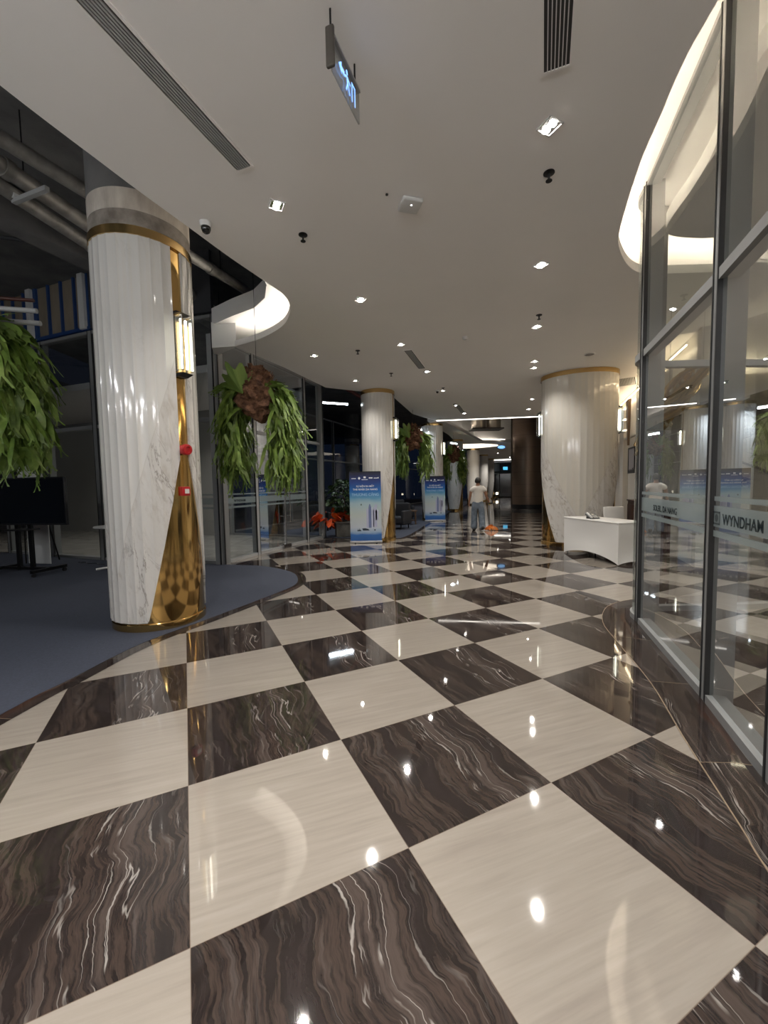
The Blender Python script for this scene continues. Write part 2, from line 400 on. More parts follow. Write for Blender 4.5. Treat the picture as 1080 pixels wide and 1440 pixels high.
# far part: ceiling strip over the columns, atrium walls, bulkhead, far ceilings
mb = MB()
mb.prism([(2.11,16.574), (2.5,16.7), (5.0,22.8), (6.1,25.3), (7.9,25.58), (14,24.5), (19,41.5), (11.2,44.2), (9.3,39), (6.3,31), (4.7,26), (3.4,21.3), (1.8,16.6)], 4.05, 4.2)
struct(mb.build('ceiling.003', M_ceil))
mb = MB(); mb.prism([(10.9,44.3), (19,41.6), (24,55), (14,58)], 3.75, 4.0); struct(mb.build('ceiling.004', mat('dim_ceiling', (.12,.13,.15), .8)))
mb = MB(); mb.sweep([(2.0,16.65), (4.40,22.9), (5.70,25.7)], -.12, .0, 4.2, 6.4); mb.sweep([(5.66,25.68), (14,24.4)], -.12, 0, 4.2, 6.4)
mb.sweep([(2.0,16.6), (6.175,16.02), (8.95,15.62)], -.12, 0, 4.15, 6.4)
struct(mb.build('wall_atrium', M_ceil))
mb = MB(); mb.prism([(1.8,16.5), (14,15), (14,27), (5.5,27)], 6.4, 6.6); struct(mb.build('ceiling.005', M_ceil))

# ---- right wall with panels
def wall(name, a, b, z0, z1, t, m):
    a = Vector(a); b = Vector(b); mb = MB(); mb.sweep([tuple(a), tuple(b)], 0, t, z0, z1); return struct(mb.build(name, m))
M_wallr = noisy('pale_marble_wall', (.62,.585,.53), (.72,.69,.64), 1.3, .3, stretch=(1,1,.4))
wall('wall_right', (5.35,7.0), (10.35,20.45), 0, 4.6, .15, M_wallr)
wall('wall_right.001', (10.35,20.45), (19,43), 0, 4.6, .15, M_wallr)
wall('wall_far', (10,47.8), (20,44.5), 0, 4.2, .2, mat('far_wall', (.03,.033,.04), .4))
M_wallg = mat('lobby_wall', (.50,.47,.41), .6)
wall('wall_lobby', (5.35,7.0), (9.2,5.9), 0, 4.6, -.15, M_wallg)
wall('wall_lobby.001', (9.2,5.9), (9.0,-4), 0, 4.6, -.15, M_wallg)
wall('wall_back', (-14,-4.1), (11,-4.1), 0, 6.3, -.15, mat('back_wall', (.30,.285,.265), .7))
wall('wall_left', (-14,-4), (-14,24), 0, 6.3, -.15, mat('side_wall', (.05,.05,.055), .8))
# pilasters and ledges of the right wall
d = (Vector((10.35,20.45))-Vector((5.35,7.0))).normalized(); nrm = Vector((-d.y, d.x))
def on_wall(y, off=0):
    t = (y-7.0)/d.y; p = Vector((5.35,7.0)) + d*t + nrm*off; return p
RWZ = math.atan2(d.y, d.x)
mb = MB()
for y in (8.2, 10.15, 12.55, 14.6):
    p = on_wall(y, .07); mb.box((p.x, p.y, 1.85), (.55, .14, 3.7), rz=RWZ)
struct(mb.build('trim_5', M_wallr))
mb = MB()
p = on_wall(11.5, .10); mb.box((p.x, p.y, 2.75), (9, .05, .05), rz=RWZ); struct(mb.build('trim_6', mat('pale_ledge', (.8,.75,.68), .4)))

# ================================================================= GLASS WALLS
def seg_box(mb, a, b, w0, w1, z0, z1):
    mb.sweep([a, b], w0, w1, z0, z1)
def glass_wall(name, pts, zt, trans, depth, inward, mw, mats, kick=.06, mull=None, gl=None):
    """pts: outer line of the wall; inward +1 = interior on the right hand side when walking along pts"""
    r = thing(name, None, None); r['kind'] = 'structure'
    n = len(pts); mull = range(n) if mull is None else mull
    for i in mull:
        a = Vector(pts[max(i-1, 0)]); b = Vector(pts[min(i+1, n-1)]); t = (b-a).normalized(); nn = Vector((t.y, -t.x))*inward
        p = Vector(pts[i]); ang = math.atan2(t.y, t.x)
        c = p + nn*depth/2
        mb = MB(); mb.box((c.x, c.y, zt/2), (mw, depth, zt), rz=ang); mb.build('mullion', mats, r)
        mb = MB(); c = p - nn*.004
        for sg in (-1, 1):
            e = c + t*sg*(mw/2+.006)+nn*.012; mb.box((e.x, e.y, zt/2), (.012, .03, zt), rz=ang)
        mb.build('gasket', M_gask, r)
    for zc, h in [(t_, .07) for t_ in trans] + [(zt-.03, .06), (kick/2+.0, kick)]:
        mb = MB(); mb.sweep(pts, 0*inward, depth*.75*inward, zc-h/2, zc+h/2); mb.build('rail', mats, r)
    gi = gl or M_glass
    idx = list(mull)
    for a, b in zip(idx[:-1], idx[1:]):
        zz = [kick] + list(trans) + [zt-.05]
        for z0, z1 in zip(zz[:-1], zz[1:]):
            path = offset(pts[a:b+1], .02*inward); mb = MB(); k = len(path)
            for p in path: mb.v += [(p[0], p[1], z0), (p[0], p[1], z1)]
            for q in range(k-1): mb.f.append([2*q, 2*q+2, 2*q+3, 2*q+1])
            mb.build('pane', gi, r)
    return r
glass_wall('window_1', [(.95,-1.6), (1.28,-.05), (1.56,.98), (1.858,1.917), (2.151,2.708), (2.673,4.288)], 4.48, (2.80,), .16, 1, .055, M_alu, mull=[0,1,3,4,5])
glass_wall('window_2', NOSE, 4.48, (2.80,), .10, 1, .055, M_alu, mull=[0,15,22,29,34])
LG = [(-9.3,10.1), (-7.656,9.393), (-6.092,8.787), (-3.67,8.2), (-3.20,8.04), (-2.825,9.174), (-2.087,11.197), (-1.785,12.085)]
glass_wall('window_3', LG[:5], 4.84, (2.86,), .16, -1, .10, M_alu, mull=[0,1,2,4], gl=M_glass2)
glass_wall('window_4', LG[4:], 4.46, (2.74,), .14, -1, .09, M_alu_l, mull=[0,1,2,3], gl=M_glass2)
glass_wall('window_5', [(-1.785,12.085), (-4.9,13.3)], 4.84, (2.80,), .12, -1, .10, M_alu, gl=M_glass2)
LB = [(-5.3,13.9), (-3.9,17.4), (-2.5,21.1), (-1.1,24.8), (.6,29.0), (3.6,36), (6.5,43)]
glass_wall('window_6', LB, 4.84, (2.80,), .12, -1, .10, M_alu, gl=M_glass2)

# frosted bands and lettering on the panes
def text(body, size, m, name, parent, mw, depth=.0008, align='CENTER', sx=1):
    cu = bpy.data.curves.new(name, 'FONT'); cu.body = body; cu.size = size; cu.align_x = align; cu.extrude = depth
    cu.offset = size*.012
    o = bpy.data.objects.new(name, cu); C.objects.link(o); bpy.context.view_layer.update()
    me = bpy.data.meshes.new_from_object(o.evaluated_get(bpy.context.evaluated_depsgraph_get()))
    bpy.data.objects.remove(o); bpy.data.curves.remove(cu)
    for v in me.vertices: v.co = (mw @ Matrix.Diagonal((sx,1,1,1))) @ v.co
    me.materials.clear(); me.materials.append(m); me.name = name
    o = bpy.data.objects.new(name, me); C.objects.link(o)
    if parent: o.parent = parent
    return o
def plane_frame(a, b, z, s, off):
    """matrix with x running a->b seen from the outside (camera side), y up, placed at fraction s, pushed off towards the viewer"""
    a = Vector((*a, 0)); b = Vector((*b, 0)); x = (b-a).normalized(); y = Vector((0,0,1)); n = x.cross(y)
    p = a.lerp(b, s) + n*off; p.z = z
    return Matrix((x, y, n)).transposed().to_4x4() @ Matrix.Identity(4) if False else Matrix.Translation(p) @ Matrix((x, y, n)).transposed().to_4x4()
def bands(name, a, b, label, zs, txt=None, logo=False, size=.085, s=.5):
    av, bv = Vector(a), Vector(b); t = (bv-av).normalized(); a2 = av+t*.05; b2 = bv-t*.05
    fr = plane_frame(a2, b2, 0, 0, -.012); L = (b2-a2).length
    r = thing(name, label, 'window film')
    for z0, z1 in zs:
        mb = MB(); mb.add([(0,z0,0),(L,z0,0),(L,z1,0),(0,z1,0)], [(0,1,2,3)], fr); mb.build('frosted_band', M_frost, r)
    if txt:
        text(txt, size, M_frostd, 'lettering', r, fr @ Matrix.Translation((L*s, 1.225, .003)))
    if logo:
        mb = MB(); x0 = L*s - .385; z0 = 1.215
        for q in ((0,0,.10,.012),(0,.073,.10,.012),(0,0,.012,.085),(.088,0,.012,.085)):
            mb.add([(x0+q[0], z0+q[1], .003),(x0+q[0]+q[2], z0+q[1], .003),(x0+q[0]+q[2], z0+q[1]+q[3], .003),(x0+q[0], z0+q[1]+q[3], .003)], [(0,1,2,3)], fr)
        vs = [(x0+.05+.026*math.cos(k*PI/8), z0+.043+.026*math.sin(k*PI/8), .003) for k in range(16)]
        mb.add(vs, [list(range(16))], fr); mb.build('logo', M_frostd, r)
    return r
BZ = [(1.365,1.395), (1.20,1.335), (1.135,1.175)]
def bandset(a, b): return (b, a)
A1, A2, A3, A4 = (1.56,.98), (1.858,1.917), (2.151,2.708), (2.673,4.288)
bands('frosted_film', A4, A3, 'frosted stripes on the far right glass pane reading SOLEIL DA NANG', BZ, 'SOLEIL, DA NANG', size=.075, s=.45)
bands('frosted_film', A3, A2, 'frosted stripes with square emblem and WYNDHAM on the nearest right pane', BZ, 'WYNDHAM', True, .092, .52)
bands('frosted_film', LG[4], LG[5], 'frosted stripes on the first pane right of the big fluted column', [(1.37,1.40),(1.19,1.32),(1.10,1.14)], 'WYNDHAM', size=.07)
bands('frosted_film', LG[5], LG[6], 'frosted stripes across the glass door behind the hanging fern', [(1.37,1.40),(1.19,1.32),(1.10,1.14)])
bands('frosted_film', (-3.67,8.2), LG[4], 'frosted stripes on the narrow pane beside the gilded column flank', [(1.37,1.40),(1.19,1.32),(1.10,1.14)])

# door pulls
def pull(p, nn, label):
    r = thing('door_pull_handle', label, 'door handle', (p.x, p.y, 0))
    mb = MB(); mb.tube([(nn.x*.07, nn.y*.07, .65), (nn.x*.07, nn.y*.07, 1.75)], .014); mb.build('grip', M_steel, r, 40)
    for z in (.8, 1.6):
        mb = MB(); mb.tube([(nn.x*-.06, nn.y*-.06, z), (nn.x*.07, nn.y*.07, z)], .009); mb.build('standoff', M_steel, r, 40)
a, b = Vector(LG[5]), Vector(LG[6]); t = (b-a).normalized(); nn = Vector((t.y, -t.x))
c = a.lerp(b, .5)
pull(c - t*.11, nn, 'long steel pull handle on glass door, nearer of the two')
pull(c + t*.11, nn, 'long steel pull handle on glass door, farther of the two')
mb = MB(); mb.box((c.x, c.y, 1.40), (.012,.03,2.66), rz=math.atan2(t.y,t.x)); mb.box((c.x, c.y, .05),(.34,.09,.08),rz=math.atan2(t.y,t.x))
tag(mb.build('door_stile', M_steel), 'slim metal meeting stile and floor patch between the two glass door leaves', 'door trim')

# room behind the left glass: floor, back wall, ceiling
mb = MB(); mb.prism([(-3.25,8.2), (-2.9,9.15), (-2.2,11.2), (-1.95,12.0), (-5.0,13.2), (-14,17), (-14,11.5), (-9.4,10.25), (-6.1,8.95)], .0005, .008)
def pale_tile():
    m = mat('pale_tile', rough=.12); nt = NT(m); geo = nt.n('ShaderNodeNewGeometry'); p = nt.sep(geo.outputs['Position'])
    u = nt.m('FRACT', nt.m('DIVIDE', p[0], .8)); v = nt.m('FRACT', nt.m('DIVIDE', p[1], .4))
    e = nt.m('MINIMUM', nt.mrange(nt.m('MINIMUM', u, nt.m('SUBTRACT',1,u)), .002, .005), nt.mrange(nt.m('MINIMUM', v, nt.m('SUBTRACT',1,v)), .005, .012))
    n = nt.noise(geo.outputs['Position'], 2.5, 5)
    nt.l(nt.mix(e, (.2,.19,.17), nt.ramp(n, [(.3,(.42,.40,.36)),(.7,(.56,.54,.49))])), nt.b.inputs['Base Color']); return m
struct(mb.build('floor_room', pale_tile()))
mb = MB(); mb.prism([(-3.6,8.75), (-2.45,11.9), (-5.6,13.0), (-13.5,16), (-13.5,11.8), (-9.4,10.9)], 3.95, 4.1); struct(mb.build('ceiling_room', M_ceil))
wall('wall_room', (-5.35,13.1), (-13.8,16.3), 0, 4.8, .15, mat('room_wall', (.34,.33,.31), .6))

# plywood infill above the left glass
def ply(a, b, label):
    a = Vector(a); b = Vector(b); t = (b-a).normalized(); L = (b-a).length; ang = math.atan2(t.y, t.x); nn = Vector((t.y,-t.x))
    r = thing('plywood_panel_wall', label, 'partition', (a.x, a.y, 4.86), ang)
    mb = MB(); mb.box((L/2, .05, .62), (L, .02, 1.22)); mb.build('plywood_sheet', noisy('plywood', (.20,.165,.12), (.26,.215,.16), 3, .8, stretch=(1,1,.3)), r)
    mbl = mat('blue_frame_paint', (.012,.045,.16), .6)
    for k in range(5):
        mb = MB(); mb.box((L*k/4, .02, .62), (.05,.05,1.22)); mb.build('blue_stud', mbl, r)
    mb = MB(); mb.box((L/2, .02, .04), (L,.06,.07)); mb.build('bottom_rail', mbl, r)
    mb = MB(); mb.box((L/2, .02, 1.2), (L,.06,.07)); mb.build('top_rail', mat('navy_rail', (.01,.015,.04), .6), r)
    mb = MB(); mb.box((L-.12, -.02, .62), (.16,.08,1.2)); mb.build('white_post', M_wplas, r)
ply((-7.66,9.39), (-6.09,8.79), 'plywood sheets between blue studs over the glass, left of big fluted column')
ply((-9.3,10.1), (-7.72,9.42), 'plywood sheets between blue studs over the glass, behind left fern')
mb = MB(); mb.sweep([(-6.0,8.76), (-3.2,8.04)], -.04, .04, 4.86, 6.0); struct(mb.build('wall_infill', M_dgrey))

# ================================================================= COLUMNS
def zmin(adeg):
    if adeg <= 36: return .10
    return .10 + 1.72*((adeg-36)/46.0)**1.05
def column(loc, rx, ry, ring_z, label, group, raw=False, mat_p=None, nf=14, seg=8, gaprz=-21.3):
    r = thing('marble_column', label, 'column', (loc[0], loc[1], 0), math.radians(gaprz), group)
    # local frame: gaps face local +x and -x, petals are centred on -y and +y
    core = .955
    mb = MB(); mb.lathe([(1,.0),(1,ring_z)], n=96, sx=rx*core, sy=ry*core); mb.build('gold_core', M_gold, r, 30)
    mb = MB(); mb.lathe([(1.0,0),(1.0,.075),(.985,.085)], n=96, sx=rx*.985, sy=ry*.985); mb.build('gold_base', M_gold, r, 30)
    for s in (-1, 1):
        mb = MB(); uv = []; cols = []
        amax = 82.; pitch = 164./nf
        n = nf*seg
        for k in range(n+1):
            a = -amax + 164.*k/n
            fr = ((a+amax) % pitch)/pitch
            if k == n: fr = 0
            dr = (.008 if rx < .6 else .005)*(1-math.pow(abs(2*fr-1), 2.2))            # shallow concave flute between sharp arrises
            ph = math.radians(s*90 + a)
            cx_, sy_ = math.cos(ph), math.sin(ph)
            z0 = zmin(abs(a))
            rows = [(core-.003, z0), (None, z0), (None, ring_z-.0)]
            for rr, z in rows:
                if rr is None: x, y = cx_*(rx-dr), sy_*(ry-dr)
                else: x, y = cx_*rx*rr, sy_*ry*rr
                mb.v.append((x, y, z)); uv.append((a/100., z))
        for k in range(n):
            for q in range(2): mb.f.append([3*k+q, 3*(k+1)+q, 3*(k+1)+q+1, 3*k+q+1])
        # side cheeks at the narrow gap
        for k, a in ((0, -amax), (n, amax)):
            ph = math.radians(s*90+a); x, y = math.cos(ph)*rx*(core-.003), math.sin(ph)*ry*(core-.003)
            mb.v.append((x, y, ring_z)); uv.append((a/100., ring_z)); i = len(mb.v)-1
            mb.f.append([3*k, 3*k+1, 3*k+2, i])
        mb.uv = uv; mb.build('marble_petal', mat_p or M_petal, r, 25)
    h = .085 if raw else .10
    mb = MB(); mb.lathe([(.97,ring_z-.0),(1.012,ring_z),(1.012,ring_z+h),(.97,ring_z+h)], n=96, sx=rx, sy=ry); mb.build('gold_ring', M_goldb, r, 30)
    if raw:
        mb = MB(); mb.lathe([(.985,ring_z+h),(.985,ring_z+.24)], n=64, sx=rx, sy=ry); mb.build('skim_coat_band', M_skim, r, 30)
        mb = MB(); mb.lathe([(.99,ring_z+.24),(.99,ring_z+.44)], n=64, sx=rx, sy=ry); mb.build('plaster_band', M_plaster, r, 30)
        mb = MB(); mb.lathe([(.985,ring_z+.44),(.985,6.0)], n=64, sx=rx, sy=ry); mb.build('concrete_shaft', M_conc, r, 30)
    return r
column((-2.62,4.70), .49, .49, 4.04, 'nearest fluted white marble column with gold flank and unfinished concrete top', None, raw=True)
column((-.12,11.35), .455, .455, 3.95, 'fluted marble column right behind the nearer blue roll-up banner', None)
column((2.08,17.5), .46, .46, 3.95, 'fluted marble column behind the farther blue roll-up banner', None, seg=4)
column((4.15,23.8), .46, .46, 3.95, 'marble column with gold foot just left of the walking person', None, seg=4)
column((6.55,30.0), .46, .46, 3.95, 'bright marble column directly behind the walking person', None, seg=4)
for i, (c, lb) in enumerate((((8.75,36.2), 'distant marble column right behind the person, first of the far row'), ((10.85,42.0), 'distant bluish marble column, second of the far row'), ((12.6,46.3), 'farthest thin marble column beside the dark exit doors'))):
    column(c, .46, .46, 3.95 if i < 2 else 3.7, lb, None, seg=2)
column((4.69,9.92), .84, .62, 3.95, 'wide oval marble column with gold ring behind the white table', None, mat_p=M_petalw, nf=18)
column((-1.95,26.2), .47, .47, 4.04, 'white column with raw concrete top beyond the dark glass, left of nearer banner', None, raw=True, seg=2)

# wall lamps in the column gaps
def sconce(cx, cy, rad, az, z0, z1, label):
    a = math.radians(az); n = Vector((math.cos(a), math.sin(a))); p = Vector((cx, cy)) + n*rad
    r = thing('wall_lamp', label, 'wall lamp', (p.x, p.y, z0), a)
    H = z1-z0
    mb = MB(); mb.box((.012, 0, H/2), (.02,.11,H)); mb.build('back_plate', M_goldb, r)
    for s in (-1, 1):
        mb = MB(); mb.rbox((.075, s*.032, H/2), (.022,.022,H-.10), .008); mb.build('light_tube', mat('warm_tube', (1,1,1), .5, emit=(1,.93,.78), es=6) if s < 0 else bpy.data.materials['warm_tube'], r, 40)
    mb = MB()
    for y in (-.062, .062): mb.box((.06, y, H/2), (.13,.006,H-.04))
    mb.build('crystal_plate', M_glass, r)
    mb = MB()
    for y in (-.067, .067): mb.tube([(.02,y,.03),(.13,y,.03),(.13,y,H-.03),(.02,y,H-.03)], .005, 6)
    mb.build('wire_frame', M_steel, r, 40)
    for z in (0, H):
        mb = MB(); k = .03 if z == 0 else -.03
        mb.add([(0,-.068,z),(0,.068,z),(.12,.068,z),(.12,-.068,z),(0,-.06,z-k),(0,.06,z-k),(.05,.06,z-k),(.05,-.06,z-k)], [(0,1,2,3),(4,5,6,7),(0,1,5,4),(1,2,6,5),(2,3,7,6),(3,0,4,7)])
        mb.build('end_cap', M_blackm, r)
sconce(-2.62, 4.70, .47, -21.3, 2.74, 3.36, 'lit crystal wall lamp high on the nearest fluted column')
sconce(-.12, 11.35, .44, -21.3, 2.73, 3.31, 'lit crystal wall lamp on the column behind the nearer banner')
sconce(2.08, 17.5, .44, -21.3, 2.73, 3.31, 'lit crystal wall lamp on the column behind the farther banner')
sconce(4.15, 23.8, .44, -21.3, 2.73, 3.31, 'small lit wall lamp on the column left of the person')
sconce(4.69, 9.92, .80, 158.7, 2.64, 3.22, 'crystal wall lamp on the left flank of the wide oval column')
sconce(4.69, 9.92, .80, -21.3, 2.64, 3.22, 'crystal wall lamp on the right flank of the wide oval column')
# alarm devices on nearest column
a = math.radians(-24); n = Vector((math.cos(a), math.sin(a)))
p = Vector((-2.62,4.70)) + n*.462
r = thing('fire_alarm_bell', 'round red fire alarm sounder on gold flank of nearest column', 'alarm', (p.x, p.y, 1.93), a)
mb = MB(); mb.rbox((.02,0,0),(.05,.09,.09),.01); mb.build('mount', M_red, r, 40)
ml = Matrix.Translation((.045,0,0)) @ Matrix.Rotation(PI/2, 4, 'Y')
mb = MB(); mb.lathe([(.0,0),(.058,0),(.062,.03),(.055,.055),(.035,.06),(.034,.045),(.0,.045)], n=28, m=ml); mb.build('sounder', M_red, r, 40)
r = thing('fire_call_point', 'small red manual fire call point with white label below the bell', 'alarm', (p.x, p.y, 1.48), a)
mb = MB(); mb.rbox((.022,0,0),(.05,.105,.10),.008); mb.build('housing', M_red, r, 40)
mb = MB(); mb.box((.049,0.005,0),(.003,.055,.05)); mb.build('label_plate', M_wplas, r)

# ================================================================= CEILING FIXTURES
def downlight(x, y, z, label, power=1.0, twin=True, ang=132, grp=None, aim=(0, 0)):
    r = thing('downlight', label, 'ceiling light', (x, y, z), TH, grp)
    mb = MB()
    for s in (-1, 1):
        mb.box((s*.062, 0, -.004), (.010,.134,.010)); mb.box((0, s*.062, -.004), (.134,.010,.010))
    mb.build('trim_frame', M_wplas, r)
    mb = MB(); mb.box((0,0,-.001),(.115,.115,.004)); mb.build('recess', M_steel, r)
    for s in ((-1, 1) if twin else (0,)):
        mb = MB(); mb.lathe([(.0,-.014),(.024,-.014),(.028,-.004),(.028,-.002)], n=16, c=(0, s*.029, 0)); mb.build('bulb', M_bulb, r, 40)
    ld = bpy.data.lights.new('lamp', 'SPOT'); ld.energy = SPOT_W*power; ld.color = LAMP; ld.spot_size = math.radians(ang); ld.spot_blend = .75; ld.shadow_soft_size = .035
    lo = bpy.data.objects.new('lamp', ld); C.objects.link(lo); lo.parent = r; lo.location = (0,0,-.045)
    return r
DL = [((1.235,3.103), 'bright ceiling downlight nearest the camera on the right', True),
 ((-.92,3.872), 'ceiling downlight between the line grille and the nearest column', True),
 ((1.889,4.966), 'twin-lamp ceiling downlight beside the rounded glowing cove', True),
 ((-.269,5.779), 'twin-lamp ceiling downlight right of the oval ceiling opening', True),
 ((2.546,6.86), 'ceiling downlight between two sprinklers left of the glass wall', True),
 ((.36,7.60), 'ceiling downlight at the near end of the middle line grille', False),
 ((1.02,9.40), 'ceiling downlight at the far end of the middle line grille', False),
 ((-1.3,8.143), 'ceiling downlight right above the hanging fern by the left glass', False),
 ((-.63,10.074), 'ceiling downlight just in front of the banner column', False),
 ((3.216,8.772), 'ceiling downlight left of the oval column, nearer of the pair', False),
 ((3.375,9.248), 'ceiling downlight left of the oval column, farther of the pair', False),
 ((1.656,11.282), 'ceiling downlight beside the far dark camera dome', False),
 ((2.377,13.41), 'ceiling downlight at the near end of the far line grille', False),
 ((2.944,14.892), 'ceiling downlight at the far end of the far line grille', False),
 ((4.545,12.617), 'ceiling downlight behind the top of the oval column', False),
 ((5.05,14.3), 'ceiling downlight nearest the long line of light', False)]
for (x, y), lb, tw in DL: downlight(x, y, 4.05, lb, (.6 if x > 3 and y < 10 else 1.0) if y < 12 else .9, tw)
downlight(.55, .85, 4.05, 'added unseen downlight overhead, on the left of the walkway', .5)  # added out of frame to light the near floor
downlight(-1.55, 1.9, 4.05, 'added unseen downlight overhead, near the carpeted side', .8)  # likewise an added, unseen light for the foreground
for (x, y), lb in (((.3,-1.2),'centre one, nearer'), ((-1.4,-1.0),'carpet side, nearer'), ((-1.6,-3.0),'carpet side, farther'), ((.2,-3.2),'centre one, farther'), ((1.1,-2.4),'glass side')):
    downlight(x, y, 4.05, 'added fill downlight behind the viewer, '+lb, 4.5 if y < -2 else 2.5)  # added out of frame; their floor bounce brightens the ceiling ahead
downlight(6.1, 22.2, 6.39, 'ceiling downlight high in the tall bay, inner one', 4, False)
downlight(5.2, 18.3, 6.39, 'added fill downlight high in the tall bay, nearer one', 4, False)  # added to brighten the bay, hidden above the ceiling edge
downlight(8.0, 20.5, 6.39, 'added fill downlight high in the tall bay, right one', 4, False)  # second unseen light added for the dark bay
downlight(7.55, 23.0, 6.39, 'added fill downlight high in the tall bay beside the bronze column', 4, False)  # unseen, added to wash the bronze column with light
downlight(6.9, 27.6, 4.05, 'small ceiling downlight above the hanging blue sign', 2.5, False)
downlight(5.35, 26.6, 4.05, 'small ceiling downlight at the tip of the glowing ceiling slot', 2.5, False)
downlight(9.6, 34.5, 4.05, 'distant ceiling downlight before the far columns', 3, False)
downlight(12.3, 40, 4.05, 'distant ceiling downlight near the exit', 2, False)
for (x, y), lb in (((4.0,3.4),'lobby ceiling downlight behind right glass, far side'), ((3.6,1.4),'lobby ceiling downlight behind right glass, near side'), ((6.2,3.0),'lobby ceiling downlight deep inside by the mural'), ((6.1,5.3),'added lobby fill downlight washing the pine mural')):  # the mural downlight is added to brighten the painting
    downlight(x, y, 4.05 if y < 4.9 else 4.46, lb, 1.9, True)
downlight(5.0, 6.3, 4.05 if False else 4.46, 'lobby downlight over the gold hanging sculpture', .9)
downlight(-5.2, 11.2, 3.95, 'downlight inside the left glass room', .9, False)
downlight(-3.6, 9.9, 3.95, 'downlight inside the left glass room just behind the door', .6, False)
downlight(-8.6, 12.4, 3.95, 'downlight deep inside the left glass room', .6, False)

def sprinkler(x, y, label):
    r = thing('sprinkler', label, 'sprinkler', (x, y, 4.05))
    mb = MB(); mb.lathe([(.045,0),(.045,-.006),(.018,-.012)], n=20); mb.build('escutcheon', M_blackm, r, 40)
    mb = MB(); mb.lathe([(.010,-.01),(.010,-.05),(.004,-.06)], n=10); mb.build('nozzle', M_blackm, r, 40)
    mb = MB(); mb.lathe([(.026,-.062),(.026,-.066)], n=16); mb.build('deflector', M_blackm, r, 40)
for (x, y), lb in zip([(1.409,3.547),(-.77,4.318),(2.41,6.408),(-.441,7.896),(.218,9.502),(1.62,11.0),(2.30,13.2)],
    ['ceiling sprinkler nearest the camera, under the bright right downlight', 'ceiling sprinkler beside the left downlight', 'ceiling sprinkler in front of the downlight by the glass wall', 'ceiling sprinkler right of the hanging fern', 'ceiling sprinkler left of the middle line grille', 'ceiling sprinkler next to the far downlight pair', 'tiny ceiling sprinkler before the far line grille']):
    sprinkler(x, y, lb)
r = thing('access_point', 'square white rounded wireless access point on ceiling', 'access point', (.287,3.876,4.05), .25)
mb = MB(); mb.rbox((0,0,-.02),(.19,.19,.04),.018); mb.build('housing', M_wplas, r, 40)
mb = MB(); mb.lathe([(.007,0),(.007,-.003)], c=(.0,-.03,-.040), n=10); mb.build('status_light', mat('status_glow', (1,1,1), .5, emit=(1,1,1), es=3), r)
mb = MB(); mb.lathe([(.012,0),(.012,-.008)], n=12, c=(.074,3.762,4.05)); tag(mb.build('ceiling_sensor', M_black), 'tiny dark round sensor left of the access point', 'sensor')
r = thing('smoke_detector', 'small smoke detector on ceiling between the downlight rows', 'smoke detector', (1.46,7.287,4.05))
mb = MB(); mb.lathe([(.05,0),(.05,-.02),(.03,-.045)], n=20); mb.build('body', M_wplas, r, 40)
mb = MB(); mb.lathe([(.038,-.021),(.038,-.034)], n=20); mb.build('vent_ring', M_black, r, 40)
r = thing('ceiling_speaker', 'round flush speaker on ceiling in front of the oval column', 'speaker', (4.157,8.359,4.05))
mb = MB(); mb.lathe([(.10,0),(.10,-.008),(.085,-.012)], n=28); mb.build('rim', M_wplas, r, 40)
mb = MB(); mb.lathe([(.082,-.012),(.05,-.016)], n=28); mb.build('grille', mat('speaker_mesh', (.25,.24,.23), .7), r, 40)
def dome_cam(x, y, s, label):
    r = thing('security_camera', label, 'security camera', (x, y, 4.05))
    mb = MB(); mb.lathe([(.055*s,0),(.055*s,-.03*s),(.045*s,-.045*s)], n=24); mb.build('mount', M_wplas, r, 40)
    mb = MB(); mb.lathe([(.045*s,-.045*s),(.044*s,-.065*s),(.034*s,-.09*s),(.016*s,-.103*s),(.001,-.105*s)], n=24); mb.build('dome', mat('smoked_dome', (.01,.01,.01), .08), r, 50)
dome_cam(-1.66, 4.10, 1.0, 'white and black dome camera on ceiling above the nearest column')
dome_cam(1.50, 11.25, .8, 'small dark dome camera on ceiling among the far downlights')
# line grilles
def grille(a, b, w_, label, slots=6, dark=False, cross=0):
    a = Vector(a); b = Vector(b); d_ = b-a; L = d_.length; ang = math.atan2(d_.y, d_.x); c = (a+b)/2
    r = thing('air_grille', label, 'air vent', (c.x, c.y, 4.05), ang)
    mb = MB(); mb.box((0,0,.0), (L, w_, .008)); mb.build('backing', M_black if dark else mat('grille_shadow', (.05,.048,.045), .7), r)
    mb = MB()
    for s in (-1, 1): mb.box((0, s*(w_/2+.008), -.004), (L+.03,.016,.012)); mb.box((s*(L/2+.008),0,-.004),(.016,w_,.012))
    mb.build('frame', M_ceil, r)
    mb = MB()
    for k in range(1, slots):
        mb.box((0, -w_/2+w_*k/slots, -.006), (L, w_/slots*(.28 if dark else .6), .010))
    for k in range(cross): mb.box((L/2-.45-k*.6,0,-.006),(.008,w_,.01))
    mb.build('slat', M_wplas if dark else M_alu_l, r)
grille((-1.825,1.35), (-1.065,3.43), .135, 'long grey line grille on ceiling at upper left', 7)
grille((.59,1.35), (1.11,2.69), .145, 'dark slotted return grille on ceiling at top right', 7, True, 2)
grille((.50,7.91), (.885,9.14), .14, 'short grey line grille on ceiling between two downlights', 5)
grille((2.41,13.35), (2.86,14.75), .14, 'far grey line grille on ceiling before the line of light', 5)
grille((5.95,10.33), (6.45,11.1), .55, 'wide square-ended air grille on ceiling right of the oval column', 16, False)

